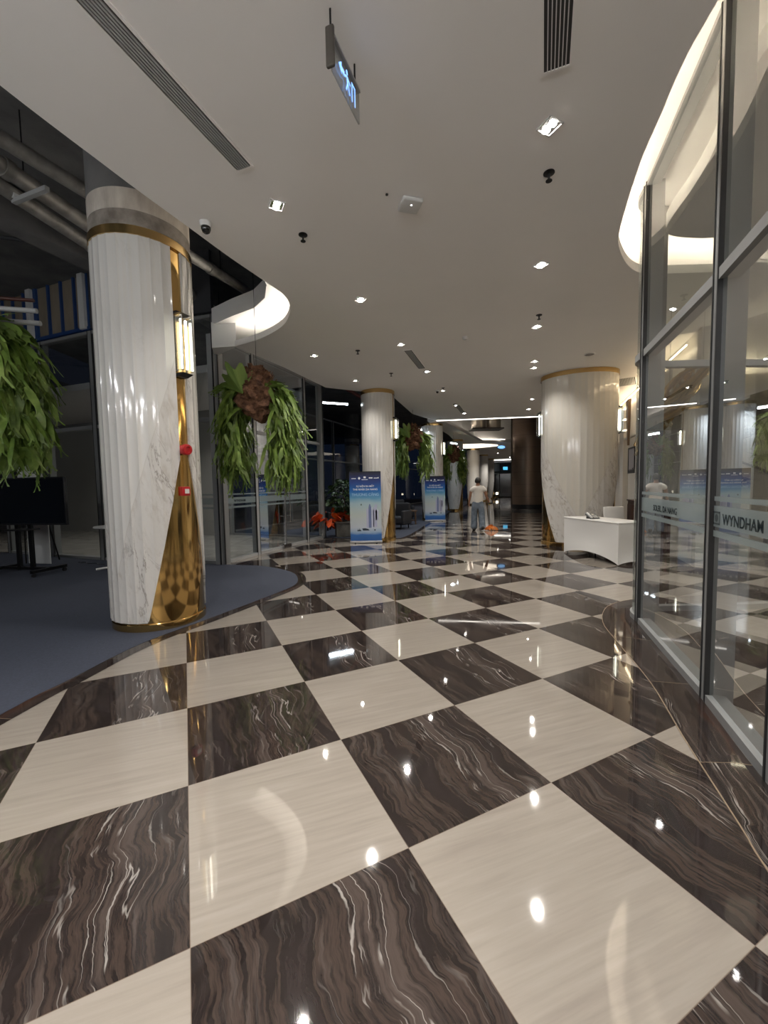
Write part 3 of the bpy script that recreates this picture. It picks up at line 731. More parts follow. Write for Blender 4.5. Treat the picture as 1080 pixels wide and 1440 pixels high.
# illuminated sign under the ceiling
r = thing('exit_sign', 'clear hanging emergency sign with blue glowing pictogram at the top', 'exit sign', (-.24,2.354,3.93), math.atan2(.341,.128)); r.scale = (.74,1,.86)
M_acr = glass('acrylic_sheet', (.80,.80,.76), 1.5)
mb = MB(); mb.box((.25,0,-.115), (.48,.010,.21)); mb.build('acrylic_panel', M_acr, r)
mb = MB(); mb.rbox((-.012,0,-.095),(.03,.05,.24),.01); mb.build('end_housing', mat('dark_anodised', (.10,.09,.08), .4, .5), r, 40)
mb = MB(); mb.box((.24,0,-.004),(.50,.03,.014)); mb.build('top_rail', M_alu_l, r)
for x in (.0, .42):
    mb = MB(); mb.tube([(x,0,0),(x,0,.135)], .006, 8); mb.build('hanger', M_blackm, r)
M_blue = mat('blue_sign_glow', (.2,.4,1), .5, emit=(.20,.42,1.0), es=1.4)
# running figure, arrow
mb = MB()
def flat(pts, y=-.008): mb.add([(p_[0], y, p_[1]) for p_ in pts], [list(range(len(pts)))])
flat([(.10,-.10),(.15,-.06),(.15,-.085),(.20,-.085),(.20,-.115),(.15,-.115),(.15,-.14)])
flat([(.245+.016*math.cos(k*PI/6), -.055+.016*math.sin(k*PI/6)) for k in range(12)])
flat([(.235,-.075),(.265,-.075),(.275,-.125),(.245,-.125)]); flat([(.245,-.125),(.262,-.125),(.238,-.175),(.222,-.17)]); flat([(.262,-.122),(.278,-.122),(.30,-.165),(.285,-.172)])
flat([(.262,-.078),(.268,-.092),(.305,-.105),(.308,-.092)]); flat([(.232,-.078),(.238,-.092),(.205,-.11),(.20,-.098)])
flat([(.33,-.05),(.40,-.05),(.40,-.175),(.385,-.175),(.385,-.065),(.345,-.065),(.345,-.175),(.33,-.175)])
mb.build('pictogram', M_blue, r)
# far blue signs
r = thing('hanging_sign', 'small oval blue glowing sign hanging in the far corridor', 'sign', (7.55,26.35,3.83), 0)
mb = MB(); mb.lathe([(.3,-.12),(.3,.12)], n=32, m=Matrix.Rotation(PI/2,4,'X') @ Matrix.Diagonal((1,.45,.25,1))); mb.build('rim', mat('blue_rim', (.02,.12,.30), .4), r, 40)
mb = MB(); mb.add([(.24*math.cos(k*PI/12), -.04, .10*math.sin(k*PI/12)) for k in range(24)], [list(range(24))]); mb.build('sign_face', mat('pale_blue_glow', (.3,.6,1), .5, emit=(.25,.55,.95), es=.9), r)
mb = MB(); mb.tube([(0,0,.1),(0,0,.22)], .01, 6); mb.build('hanger', M_blackm, r)
r = thing('exit_sign', 'bright cyan square sign over the far exit doors', 'exit sign', (13.05,44.0,3.14), .0)
mb = MB(); mb.box((0,0,0),(.46,.08,.32)); mb.build('light_box', mat('cyan_glow', (.1,.5,.8), .5, emit=(.08,.45,.75), es=.9), r)
mb = MB(); mb.box((0,0,.45),(.03,.03,.5)); mb.build('hanger', M_blackm, r)
mb = MB()
for k in range(3): pass

# LED lines and cove strips
def ribbon(name, path, w0, w1, z0, z1, m, label, cat='light strip', grp=None):
    mb = MB(); mb.sweep(path, w0, w1, z0, z1); return tag(mb.build(name, m), label, cat, grp)
ribbon('line_light', [(2.15,16.50), (6.175,15.92), (8.35,15.61)], -.0, .07, 4.030, 4.0495, M_line, 'long straight line of light across the ceiling edge before the tall bay')
ribbon('line_light', [(10.8,43.9), (13.8,43.0)], .0, .08, 3.97, 4.0495, M_line, 'distant line of light on ceiling above the far exit')
vled = offset([p for p in VC if p[1] > 5.1], .17)
ribbon('cove_light_strip', vled, -.015, .015, 4.152, 4.175, M_ledw, 'cove light strip around the rounded end of the dark ceiling opening')
rled = offset([p for p in RC if p[1] > -1.5 and p[0] < 5.3], -.10)
ribbon('cove_light_strip', rled, -.015, .015, 4.152, 4.175, M_led, 'cove light strip along the rounded slot above the right glass wall')
wl = [tuple(on_wall(7.3, .12)), tuple(on_wall(15.4, .12))]
ribbon('cove_light_strip', wl, -.01, .01, 3.86, 3.875, mat('wall_wash_led', (1,1,1), .5, emit=(1,.78,.50), es=16), 'warm light strip along the top of the panelled right wall')
M_bay = mat('bay_fill_led', (1,1,1), .5, emit=(1,.90,.78), es=7)
for pts_, lb in (([(2.5,17.2), (4.5,22.6), (5.6,25.2)], 'added fill strip hidden along the left upstand of the tall bay'), ([(5.9,25.45), (7.7,25.3)], 'added fill strip hidden along the far upstand of the tall bay')):
    ribbon('cove_light_strip', offset(pts_, -.10), -.02, .02, 4.205, 4.225, M_bay, lb)  # hidden strips added to light up the bay walls
# tapering glowing slot in the far ceiling
mb = MB(); mb.prism([(5.05,26.3), (6.3,26.1), (7.45,26.9), (7.7,27.6), (7.2,28.3), (6.4,29.0), (5.6,29.0)], 4.02, 4.049)
tag(mb.build('ceiling_slot_light', mat('slot_glow', (1,1,1), .5, emit=(1,.86,.68), es=1.5)), 'tapering curved glowing slot in ceiling above the person', 'ceiling light')

# ================================================================= PIPES IN THE VOID
def pipe(a, b, r_, label, name='pipe', m=None, cl=1.6, hang=True):
    a = Vector(a); b = Vector(b); L = (b-a).length; d_ = (b-a)/L
    ang = math.atan2(d_.y, d_.x); t = thing(name, label, 'pipe', a, ang)
    mb = MB(); mb.tube([(0,0,0), (L,0,0)], r_, 18); mb.build('pipe_run', m or M_galv, t, 40)
    k = 1
    while k*cl < L:
        mb = MB(); mb.tube([(k*cl-.05,0,0), (k*cl+.05,0,0)], r_*1.18, 18); mb.build('coupling', m or M_galv, t, 40)
        if hang:
            mb = MB(); mb.tube([(k*cl+.2,0,r_), (k*cl+.2,0,6.0-a.z)], .008, 6); mb.build('hanger_rod', M_blackm, t)
        k += 1
pipe((-4.55,2.35,5.0), (-1.62,9.3,5.0), .075, 'upper grey pipe in the open ceiling, nearest the plaster edge')
pipe((-4.9,1.8,5.2), (-3.1,10.6,5.2), .095, 'thick pale pipe in the open ceiling, middle of the three')
pipe((-5.05,1.6,5.12), (-3.55,10.6,5.12), .085, 'thick pale pipe in the open ceiling, lowest of the three')
pipe((-9.5,6.0,5.65), (-5.3,7.2,5.65), .03, 'thin dark sprinkler pipe crossing under the dark soffit', m=M_dgrey)
pipe((-1.6,12.5,4.75), (.4,19,4.75), .06, 'red-brown pipe in the open ceiling behind the banner column', m=mat('red_oxide', (.16,.035,.025), .6))
r = thing('pipe_bracket', 'pale channel bracket clamped under the pipes at upper left', 'bracket', (-4.15,5.12,5.03), -.35)
mb = MB(); mb.box((0,0,0),(.62,.05,.05)); mb.build('channel', M_alu_l, r)
mb = MB(); mb.box((-.27,0,.04),(.10,.09,.05)); mb.build('clamp', M_wplas, r)
mb = MB(); mb.box((-5.6,5.4,5.55),(.35,9.0,.5), rz=-.36); struct(mb.build('ceiling_beam', M_conc))
mb = MB()
mb.box((-3.6,3.0,5.5),(.55,2.2,.35), rz=-.36); tag(mb.build('air_duct', M_dgrey), 'dark boxy duct deep in the ceiling opening at upper left', 'duct')
def tube_light(a, b, label, strong=False):
    a = Vector(a); b = Vector(b); L = (b-a).length; ang = math.atan2(b.y-a.y, b.x-a.x)
    r = thing('tube_light', label, 'tube light', a, ang)
    mb = MB(); mb.box((L/2,0,.045),(L,.03 if strong else .07,.03)); mb.build('housing', M_wplas, r)
    mb = MB(); mb.tube([(0,0,0),(L,0,0)], .03 if strong else .022, 10); mb.build('tube', M_tubes if strong else M_tubel, r, 40)
    if strong:
        mb = MB()
        for x in (.1, L-.1): mb.tube([(x,0,.05),(x,0,(5.995 if a.x < -3.5 else 4.05)-a.z)], .004, 6)
        mb.build('suspension_wire', M_blackm, r); return
    ld = bpy.data.lights.new('glow', 'AREA'); ld.shape = 'RECTANGLE'; ld.size = L; ld.size_y = .06; ld.energy = 26; ld.color = (.82,.92,1)
    lo = bpy.data.objects.new('glow', ld); C.objects.link(lo); lo.parent = r; lo.location = (L/2,0,-.03)
tube_light((-2.0,13.6,4.25), (-1.15,14.0,4.25), 'bright white tube light left of the banner column')
tube_light((1.02,16.6,3.75), (1.6,16.9,3.75), 'white tube light above the plant between the two banner columns')
tube_light((3.35,20.4,3.55), (3.75,20.9,3.55), 'small white tube light beyond the second banner column')
for k, (x, y, z, lb) in enumerate(((-4.6,.2,3.5,'added fill tube over the carpet left of the viewer, front one'), (-6.6,2.4,3.6,'added fill tube over the carpet left of the viewer, outer one'), (-4.2,-2.4,3.5,'added fill tube over the carpet behind the viewer, inner one'), (-7.6,-1.2,3.6,'added fill tube over the carpet behind the viewer, outer one'), (-2.1,-.2,3.2,'added fill tube under the plaster ceiling beside the viewer'), (-1.2,-2.2,3.2,'added fill tube under the plaster ceiling behind the viewer'), (.5,-.9,3.3,'added fill tube under the plaster ceiling right behind the viewer'))):
    tube_light((x-.6,y,z), (x+.6,y+.1,z), lb, True)  # fill tubes added out of frame to brighten ceiling, carpet and nearest column

# drums in the tall bay
r = thing('drum_pendant', 'pair of metallic drum lamps under a dark plate in the tall bay', 'pendant lamp', (5.05,20.2,4.16), .0)
for x in (-.36, .36):
    mb = MB(); mb.lathe([(.33,.0),(.35,.04),(.35,.75)], n=36, c=(x,0,.03)); mb.build('drum', mat('champagne_metal', (.45,.40,.34), .3, .8), r, 40)
mb = MB(); mb.box((0,0,.0),(1.5,.9,.06)); mb.build('plate', mat('dark_plate', (.08,.07,.06), .5), r)
mb = MB(); mb.tube([(0,0,.75),(0,0,2.2)], .02, 8); mb.build('hanger', M_blackm, r)
# bronze clad column
r = thing('bronze_column', 'huge dark bronze-clad column right of the walking person', 'column', (8.72,24.75,0), -.36)
mb = MB(); mb.lathe([(.95,0.25),(.95,6.38)], n=64, sx=1, sy=.9)
m_b = mat('bronze_cladding', (.16,.11,.075), .34, .45); nt = NT(m_b)
geo = nt.n('ShaderNodeNewGeometry'); q = nt.sep(geo.outputs['Position'])
e = nt.mrange(nt.m('ABSOLUTE', nt.m('SUBTRACT', nt.m('FRACT', nt.m('DIVIDE', q[2], .72)), .5)), .485, .5, 0, .8)
nt.l(nt.mix(e, (.20,.14,.10), (.04,.03,.02)), nt.b.inputs['Base Color'])
mb.build('cladding', m_b, r, 30)
mb = MB(); mb.lathe([(.97,0),(.97,.25)], n=64, sx=1, sy=.9); mb.build('plinth', M_black, r, 30)
mb = MB(); mb.box((-.86,.15,3.17),(.25,.8,6.34)); mb.build('side_panel', mat('dark_bronze', (.07,.05,.036), .5, .5), r)
# far exit doors
r = thing('door_1', None, None, (12.9,45.6,0), -.3); r['kind'] = 'structure'
for x in (-.62,.62):
    mb = MB(); mb.box((x,0,1.35),(1.16,.05,2.5)); mb.build('door_leaf', mat('dark_glass_door', (.012,.013,.016), .1), r)
mb = MB()
for x in (-1.25,0,1.25): mb.box((x,0,1.4),(.06,.1,2.8))
mb.box((0,0,2.8),(2.6,.1,.12)); mb.build('door_frame', M_blackm, r)
for x, lb in ((12.15,'small warm floor lamp left of the far exit doors'), (13.9,'small warm floor lamp right of the far exit doors')):
    r = thing('floor_lamp', lb, 'lamp', (x,44.0,0))
    mb = MB(); mb.lathe([(.09,0),(.09,.03),(.02,.05),(.02,.35)], n=16); mb.build('base', M_blackm, r, 40)
    mb = MB(); mb.lathe([(.10,.35),(.13,.45),(.10,.58)], n=16); mb.build('lamp_shade', mat('warm_glow', (1,1,1), .5, emit=(1,.85,.6), es=4), r, 40)

# ================================================================= PLANTS
def leaf_strip(mb, p, dirv, L, w_, droop, rnd, fork=True):
    """a strap leaf leaving p along dirv, bending down, with a forked tip"""
    n = 7; pos = Vector(p); d_ = Vector(dirv).normalized(); side = d_.cross(Vector((0,0,1)))
    if side.length < .1: side = Vector((1,0,0))
    side = (Matrix.Rotation(rnd.uniform(-1.2,1.2), 3, d_) @ side.normalized())
    o = len(mb.v); ring = []
    for k in range(n):
        t = k/(n-1); ww = w_*(.35+1.3*math.sin(PI*min(.92, .15+.8*t)))*.5
        tw = side*ww
        mb.v += [tuple(pos-tw), tuple(pos+tw)]
        d_ = (d_ + Vector((rnd.uniform(-.12,.12), rnd.uniform(-.12,.12), -droop/n))).normalized()
        side = (side - d_*side.dot(d_)).normalized()
        pos = pos + d_*(L/(n-1))
    for k in range(n-1): mb.f.append([o+2*k, o+2*k+1, o+2*k+3, o+2*k+2])
    if fork:
        e = n-1; a = Vector(mb.v[o+2*e]); b = Vector(mb.v[o+2*e+1]); m_ = (a+b)/2
        for s in (-1, 1):
            q = m_ + d_*L*.22 + side*s*w_*.9; c0 = a if s < 0 else b
            i = len(mb.v); mb.v += [tuple(c0), tuple(m_), tuple(q + side*.012), tuple(q - side*.012)]
            mb.f.append([i, i+1, i+2, i+3])
def leaf_mat(name, c1, c2, c3):
    m = mat(name, rough=.45); nt = NT(m); geo = nt.n('ShaderNodeNewGeometry')
    n1 = nt.noise(geo.outputs['Position'], 7, 3)
    nt.l(nt.ramp(n1, [(.3, c1), (.5, c2), (.7, c3)]), nt.b.inputs['Base Color'])
    return m
M_leaf = leaf_mat('fern_green', (.07,.12,.02), (.15,.24,.04), (.27,.36,.09))
M_leafd = leaf_mat('dark_leaf', (.010,.025,.008), (.022,.05,.014), (.04,.085,.02))
M_root = noisy('brown_root_fibre', (.055,.022,.012), (.30,.15,.085), 11, .9)
def fern(loc, s, label, seed, top, full=1.0, nleaf=170, ball=1.0, lw=1.0):
    rnd = random.Random(seed); r = thing('staghorn_fern', label, 'hanging plant', loc)
    mb = MB(); bm = bmesh.new(); bmesh.ops.create_icosphere(bm, subdivisions=4, radius=1)
    for v in bm.verts:
        c = v.co; k = 1 + .10*math.sin(c.x*7+c.z*9+seed)+.08*math.sin(c.y*11-c.z*5)+rnd.uniform(-.05,.05)
        z = c.z
        v.co = Vector((c.x*.34*k*(1-.2*z), c.y*.32*k*(1-.2*z), c.z*.42*k))*s*ball
    bm.verts.ensure_lookup_table(); mb.add([v.co.copy() for v in bm.verts], [[v.index for v in f.verts] for f in bm.faces]); bm.free()
    # shaggy brown shield scraps
    for k in range(260):
        a = rnd.uniform(0,2*PI); z = rnd.uniform(-.38,.40)
        rr = .32*math.sqrt(max(.05,1-(z/.42)**2))*s*ball; p = Vector((math.cos(a)*rr, math.sin(a)*rr, z*s*ball))
        t = Vector((-math.sin(a), math.cos(a), 0)); q = Vector((math.cos(a), math.sin(a), rnd.uniform(-.4,.8)))*s*.05
        h = rnd.uniform(.03,.07)*s
        mb.add([p-t*h, p+t*h, p+t*h*.6+q+Vector((0,0,h)), p-t*h*.5+q*1.3+Vector((0,0,h*.8))], [(0,1,2,3)])
    mb.build('root_ball', M_root, r)
    mb = MB()
    for k in range(nleaf):
        a = rnd.uniform(0, 2*PI); z = rnd.uniform(-.30,.02)
        if rnd.random() < .12: z = rnd.uniform(.0,.22)
        if abs(math.cos(a)) < .62: a += PI/2     # the two sides carry the curtains
        out = Vector((math.cos(a), math.sin(a)*.8, rnd.uniform(-.3,.5)))
        p = Vector((math.cos(a)*.27, math.sin(a)*.25 + (.05 if rnd.random()<.5 else 0), z))*s
        L = rnd.uniform(.55,1.25)*s*full
        leaf_strip(mb, p, out, L*.55, .05*s*lw, rnd.uniform(1.8,3.2), rnd)
        # hanging continuation
        q = p + Vector((math.cos(a)*rnd.uniform(.10,.30), math.sin(a)*rnd.uniform(.08,.25), rnd.uniform(-.35,-.05)))*s
        for j in range(4):
            leaf_strip(mb, q + Vector((rnd.uniform(-.12,.12), rnd.uniform(-.12,.12), -rnd.uniform(0,.85)*s*full)), Vector((rnd.uniform(-.6,.6), rnd.uniform(-.6,.6), -1)), rnd.uniform(.18,.42)*s*full, .036*s*lw, .6, rnd)
    mb.build('fronds', M_leaf, r)
    mb = MB()
    # broad lobed shield frond fanning up and left, and two side sprays of forked fronds
    cx, cz = -.14, -.06
    vs = [(cx*s, -.34*s, cz*s)]
    for k in range(25):
        t_ = k/24; a_ = math.radians(62 + 95*t_); rr = (.40 + .07*math.sin(t_*26))*(.85+.3*math.sin(PI*t_))
        vs.append(((cx+rr*math.cos(a_))*s, (-.32+.10*math.sin(t_*9)-.06*math.sin(PI*t_))*s, (cz+rr*math.sin(a_))*s))
    mb.add(vs, [(0,k,k+1) for k in range(1,25)])
    for sd in (-1, 1):
        for k in range(34):
            x0 = sd*rnd.uniform(.18,.46); z0 = .12 - .25*(abs(x0)-.18) + rnd.uniform(-.10,.10) + (.06 if sd < 0 else -.04)
            leaf_strip(mb, Vector((x0, rnd.uniform(-.25,.1), z0))*s, (sd*rnd.uniform(.4,1), rnd.uniform(-.5,.2), rnd.uniform(-.4,.5)), rnd.uniform(.15,.3)*s, .045*s*lw, 1.0, rnd)
    mb.build('shield_frond', mat('shield_green', (.16,.25,.05), .5) if 'shield_green' not in bpy.data.materials else bpy.data.materials['shield_green'], r)
    mb = MB(); mb.tube([(0,0,.38*s), (0,0,top-loc[2])], .004, 6); mb.build('suspension_wire', M_blackm, r)
    return r
fern((-1.98,6.62,2.98), .92, 'hanging staghorn fern on brown root ball right of nearest column', 3, 5.995, full=1.02, nleaf=190)
fern((-4.72,4.85,3.30), 1.05, 'big leafy hanging fern cut off by the left edge', 8, 5.995, ball=.8, nleaf=200, full=.95, lw=1.4)
fern((1.02,14.0,3.12), .98, 'hanging fern between the two banner columns', 12, 4.045, nleaf=130, full=.85)
fern((3.45,20.2,3.0), .95, 'small far hanging fern beside the second banner column', 17, 4.045, nleaf=90)
# driftwood pole bundle above the left fern
r = thing('timber_bundle', 'two grey poles and red-brown sticks poking past the left fern', 'poles', (-4.9,4.75,3.58), .12)
for k, (dy, dz, mm) in enumerate(((0,0,M_alu_l), (.05,-.12,M_alu_l), (-.04,.10,M_mahog))):
    mb = MB(); mb.tube([(-.5,dy,dz+.06),(.95,dy,dz)], .028 if mm is M_alu_l else .02, 10); mb.build('pole', mm, r, 40)

# planted shrub with orange leaves, planter, left of banner
r = thing('planter', 'square grey stone planter beside the nearer banner', 'planter', (-1.22,12.35,0), .2)
mb = MB(); mb.rbox((0,0,.22),(.5,.5,.44),.03); mb.rbox((0,0,.43),(.56,.56,.06),.015); mb.build('pot', noisy('planter_stone', (.10,.095,.085), (.16,.15,.13), 6, .8), r, 40)
mb = MB(); mb.box((0,0,.44),(.44,.44,.06)); mb.build('soil', mat('soil', (.02,.014,.01), .95), r)
def bush(loc, label, seed, h, rad, mm, n=220, leaf=.16, zlo=.2, name='shrub'):
    rnd = random.Random(seed); r = thing(name, label, 'plant', loc)
    mb = MB(); mb.tube([(0,0,0),(.02,.01,h*.5),(0,0,h*.8)], [.03,.022,.01], 8); mb.build('stem', M_mahog, r, 40)
    mb = MB()
    for k in range(n):
        a = rnd.uniform(0,2*PI); z = zlo+rnd.random()*(h-zlo); rr = rad*math.sqrt(rnd.random())*math.sin(PI*min(.95,max(.12,(z-zlo)/(h-zlo))))
        leaf_strip(mb, (math.cos(a)*rr, math.sin(a)*rr, z), (math.cos(a), math.sin(a), rnd.uniform(-.2,.6)), rnd.uniform(.6,1.3)*leaf, leaf*.35, 1.2, rnd, False)
    mb.build('foliage', mm, r)
bush((-1.22,12.35,.46), 'dark green bushy plant growing in the grey stone planter', 5, 1.25, .62, M_leafd, 420, .15, .25)
M_orange = leaf_mat('orange_leaf', (.35,.03,.01), (.7,.09,.02), (.85,.2,.03))
bush((-1.62,12.25,.22), 'low plant with glossy orange red leaves left of the planter', 9, .62, .50, M_orange, 40, .36, .15, 'orange_bromeliad')
r = thing('armchair', 'black armchair half hidden behind the orange leaved plant', 'armchair', (-2.3,14.1,0), .3)
def armchair(r, m, legm):
    mb = MB(); mb.rbox((0,0,.30),(.72,.72,.26),.06); mb.build('seat', m, r, 50)
    mb = MB(); mb.rbox((0,.33,.58),(.72,.14,.62),.05); mb.build('backrest', m, r, 50)
    for s in (-1,1):
        mb = MB(); mb.rbox((s*.37,0,.40),(.10,.70,.48),.04); mb.build('armrest', m, r, 50)
    for x in (-.3,.3):
        for y in (-.3,.3):
            mb = MB(); mb.tube([(x,y,0),(x,y,.18)], .02, 8); mb.build('leg', legm, r)
M_darkf = mat('dark_upholstery', (.018,.018,.022), .7)
armchair(r, M_darkf, M_blackm)
for (x, y, rz, lb) in ((.45,14.3,-.5,'dark armchair behind gold flank of banner column'), (.75,17.3,.6,'dark armchair right behind the low wooden coffee table'), (-.6,16.4,.2,'dark armchair deep in the carpeted lounge')):
    r = thing('armchair', lb, 'armchair', (x, y, 0), rz); armchair(r, M_darkf, M_blackm)
r = thing('coffee_table', 'low wooden coffee table on carpet between the two banners', 'table', (.72,15.75,0), .35)
M_wood = noisy('brown_wood', (.06,.035,.022), (.12,.075,.05), 5, .4, stretch=(.4,2,2))
mb = MB(); mb.rbox((0,0,.52),(.95,.6,.06),.012); mb.build('table_top', M_wood, r, 40)
mb = MB(); mb.rbox((0,0,.16),(.85,.5,.04),.01); mb.build('shelf', M_wood, r, 40)
for x in (-.42,.42):
    for y in (-.25,.25):
        mb = MB(); mb.box((x,y,.25),(.05,.05,.5)); mb.build('leg', M_wood, r)
r = thing('serving_bowl', 'beige bowl standing on the wooden coffee table', 'bowl', (.72,15.75,.55))
mb = MB(); mb.lathe([(.05,0),(.10,.03),(.15,.10),(.145,.10),(.09,.035),(.0,.03)], n=24); mb.build('bowl_body', mat('beige_ceramic', (.35,.30,.23), .5), r, 50)

# ================================================================= BANNERS
def banner(x0, x1, y, h, label, zoff=0):
    cx = (x0+x1)/2; W = x1-x0
    r = thing('rollup_banner', label, 'banner', (cx, y, 0), 0)
    m = mat('banner_print', rough=.45); nt = NT(m); tc = nt.n('ShaderNodeTexCoord'); p = nt.sep(tc.outputs['Object'])
    t = nt.m('DIVIDE', p[2], h)
    n1 = nt.noise(nt.comb(p[0], nt.m('MULTIPLY', p[2], 2.0)), 2.5, 3)
    t2 = nt.m('ADD', t, nt.m('MULTIPLY', nt.m('SUBTRACT', n1, .5), .07))
    col = nt.ramp(t2, [(.0,(.02,.09,.30)), (.115,(.03,.14,.42)), (.15,(.30,.42,.58)), (.22,(.50,.55,.62)), (.40,(.48,.54,.52)), (.56,(.36,.50,.56)), (.64,(.10,.30,.50)), (.74,(.004,.12,.42)), (.86,(.006,.035,.20)), (.97,(.008,.010,.045))])
    nt.l(col, nt.b.inputs['Base Color'])
    mb = MB(); mb.box((0,0,h/2+.03),(W,.008,h-.06)); mb.build('printed_sheet', m, r)
    mb = MB(); mb.rbox((0,0,.03),(W+.03,.09,.06),.012); mb.build('base_cassette', M_alu_l if False else mat('silver', (.5,.5,.5), .35, .6), r, 40)
    mb = MB(); mb.box((0,0,h+.005),(W,.02,.022)); mb.build('top_rail', M_blackm, r)
    mb = MB(); mb.tube([(0,.03,.05),(0,.03,h)], .01, 8); mb.build('support_pole', M_blackm, r)
    for s in (-1,1):
        mb = MB(); mb.box((s*.28,-.02,.008),(.04,.26,.014)); mb.build('foot', M_blackm, r)
    # printed skyline and boats
    k = W/.83
    def poly(name, col, lst, y_=-.0052):
        mb = MB()
        for pts in lst: mb.add([(a*k, y_, b*h/1.86) for a, b in pts], [list(range(len(pts)))])
        mb.build(name, mat('print_'+name, col, .5), r)
    def rc(x, z, w_, hh): return [(x,z),(x+w_,z),(x+w_,z+hh),(x,z+hh)]
    poly('pale_tower', (.42,.44,.60), [rc(.02,.40,.05,.50), rc(.16,.42,.06,.45), rc(.20,.42,.10,.52), rc(.26,.60,.08,.26), [(.24,.94),(.30,.94),(.30,1.02),(.24,1.0)]], -.0050)
    poly('tall_tower', (.15,.19,.36), [[(.07,.40),(.15,.40),(.15,.94),(.12,1.02),(.10,1.03),(.08,.95),(.07,.85)]], -.0056)
    poly('tower_highlight', (.55,.58,.72), [rc(.155,.38,.02,.56), rc(.06,.40,.012,.50)], -.0058)
    poly('boat', (.015,.03,.05), [[(-.24,.315),(-.12,.315),(-.14,.35),(-.16,.35),(-.165,.40),(-.18,.35),(-.20,.34),(-.21,.39),(-.22,.34)], [(-.08,.33),(.10,.33),(.06,.37),(-.02,.39),(-.10,.385)], rc(.22,.325,.035,.035)], -.0056)
    poly('balloon', (.08,.12,.10), [[(-.115+.018*math.cos(q*PI/5), 1.01+.025*math.sin(q*PI/5)) for q in range(10)]], -.0056)
    Mr = lambda z, s=1: Matrix.Translation((0,-.0062,z*h/1.86)) @ Matrix.Rotation(PI/2, 4, 'X')
    Wt = mat('white_ink', (.85,.87,.9), .5)
    text('SỰ KIỆN RA MẮT', .062*k, Wt, 'heading_text', r, Mr(1.47), .0004)
    text('THE RIVER DA NANG', .068*k, Wt, 'project_text', r, Mr(1.385), .0004)
    text('THƯƠNG CẢNG', .095*k, mat('pale_blue_ink', (.35,.58,.80), .5), 'event_text', r, Mr(1.24), .0004)
    mb = MB()
    for a, b, c_, d_ in ((-.36,1.685,.12,.018), (.10,1.69,.10,.03), (.23,1.69,.13,.018), (.33,1.70,.03,.02), (-.09,1.655,.16,.014), (-.04,1.70,.06,.045)):
        mb.add([(q_[0]*k, -.0056, q_[1]*h/1.86) for q_ in rc(a,b,c_,d_)], [(0,1,2,3)])
    mb.add([(q_[0]*k, -.0056, q_[1]*h/1.86) for q_ in ((-.155,1.66),(-.12,1.70),(-.155,1.74),(-.19,1.70))], [(0,1,2,3)])
    mb.build('sponsor_logos', Wt, r)
banner(-.895, -.07, 10.78, 1.87, 'nearer blue roll-up banner with city skyline before marble column')
banner(1.70, 2.53, 16.9, 1.85, 'farther blue roll-up banner with city skyline, beyond the hanging fern')

# ================================================================= TABLE, PHONE, CHAIR, CABINET
A = Vector((4.151,7.224)); B = Vector((3.854,8.74)); dA = (B-A); LT = dA.length; ang = math.atan2(dA.y, dA.x)
r = thing('cloth_table', 'folding table under fitted white stretch cloth before the oval column', 'table', (A.x, A.y, 0), ang)
# local: x along A->B, y to the left of that = away from corridor is -y
D_, H_ = .62, .765
def cloth_side(p0, p1, arch, n=24):
    mb_v = []; p0 = Vector(p0); p1 = Vector(p1)
    for k in range(n+1):
        t = k/n; p = p0.lerp(p1, t); zb = arch*math.sin(PI*t)**.75 if 0 < t < 1 else 0
        inn = math.sin(PI*t)*.035
        nn_ = (p1-p0).normalized(); nn_ = Vector((-nn_.y, nn_.x))
        for q in range(5):
            s_ = q/4; z = zb+.01 + (H_-zb-.01)*s_; off = inn*(1-abs(2*s_-1))
            mb_v.append((p.x+nn_.x*off, p.y+nn_.y*off, z))
    fs = [(5*k+q, 5*(k+1)+q, 5*(k+1)+q+1, 5*k+q+1) for k in range(n) for q in range(4)]
    return mb_v, fs
mb = MB(); cs = [(0,0),(LT,0),(LT,-D_),(0,-D_)]
for a, b, ar in ((cs[0],cs[1],.13),(cs[1],cs[2],.06),(cs[2],cs[3],.13),(cs[3],cs[0],.05)):
    v_, f_ = cloth_side(b, a, ar); mb.add(v_, f_)
mb.build('cloth_skirt', M_cloth, r, 40)
mb = MB(); mb.rbox((LT/2,-D_/2,H_-.004),(LT+.02,D_+.02,.024),.009); mb.build('cloth_top', M_cloth, r, 40)
for x in (.05, LT-.05):
    for y in (-.05, -D_+.05):
        mb = MB(); mb.tube([(x,y,0),(x,y,.74)], .014, 8); mb.build('leg', M_alu_l, r, 40)
mb = MB(); mb.tube([(LT*.62,-.3,0),(LT*.62,-.3,.74)], .018, 8); mb.build('leg', M_blackm, r, 40)
r = thing('desk_phone', 'black and grey desk phone standing on the white cloth table', 'telephone', (4.16,8.16,.774), ang-PI/2)
tm = Matrix.Translation((0,0,.045)) @ Matrix.Rotation(.5, 4, 'X')
mb = MB(); mb.rbox((0,0,0),(.21,.19,.03),.008, m=tm); mb.build('phone_body', mat('grey_phone', (.06,.065,.07), .4), r, 40)
mb = MB(); mb.rbox((-.075,0,.028),(.045,.19,.03),.012, m=tm); mb.build('handset', M_wplas, r, 40)
mb = MB(); mb.box((.035,.045,.017),(.09,.05,.004), m=tm); mb.build('display', mat('phone_display', (.15,.17,.18), .2), r)
mb = MB()
for i in range(3):
    for j in range(4): mb.box((.0+.033*i,-.07+.024*j,.018),(.022,.015,.006), m=tm)
mb.build('keypad', M_wplas, r)
mb = MB(); mb.box((0,.05,.02),(.16,.05,.05)); mb.build('stand', M_black, r)
r = thing('dining_chair', 'chair with white cloth cover behind the phone table', 'chair', (5.03,8.72,0), ang-PI/2+PI-.2)
mb = MB(); mb.rbox((0,0,.44),(.44,.44,.06),.02); mb.build('seat', M_cloth, r, 40)
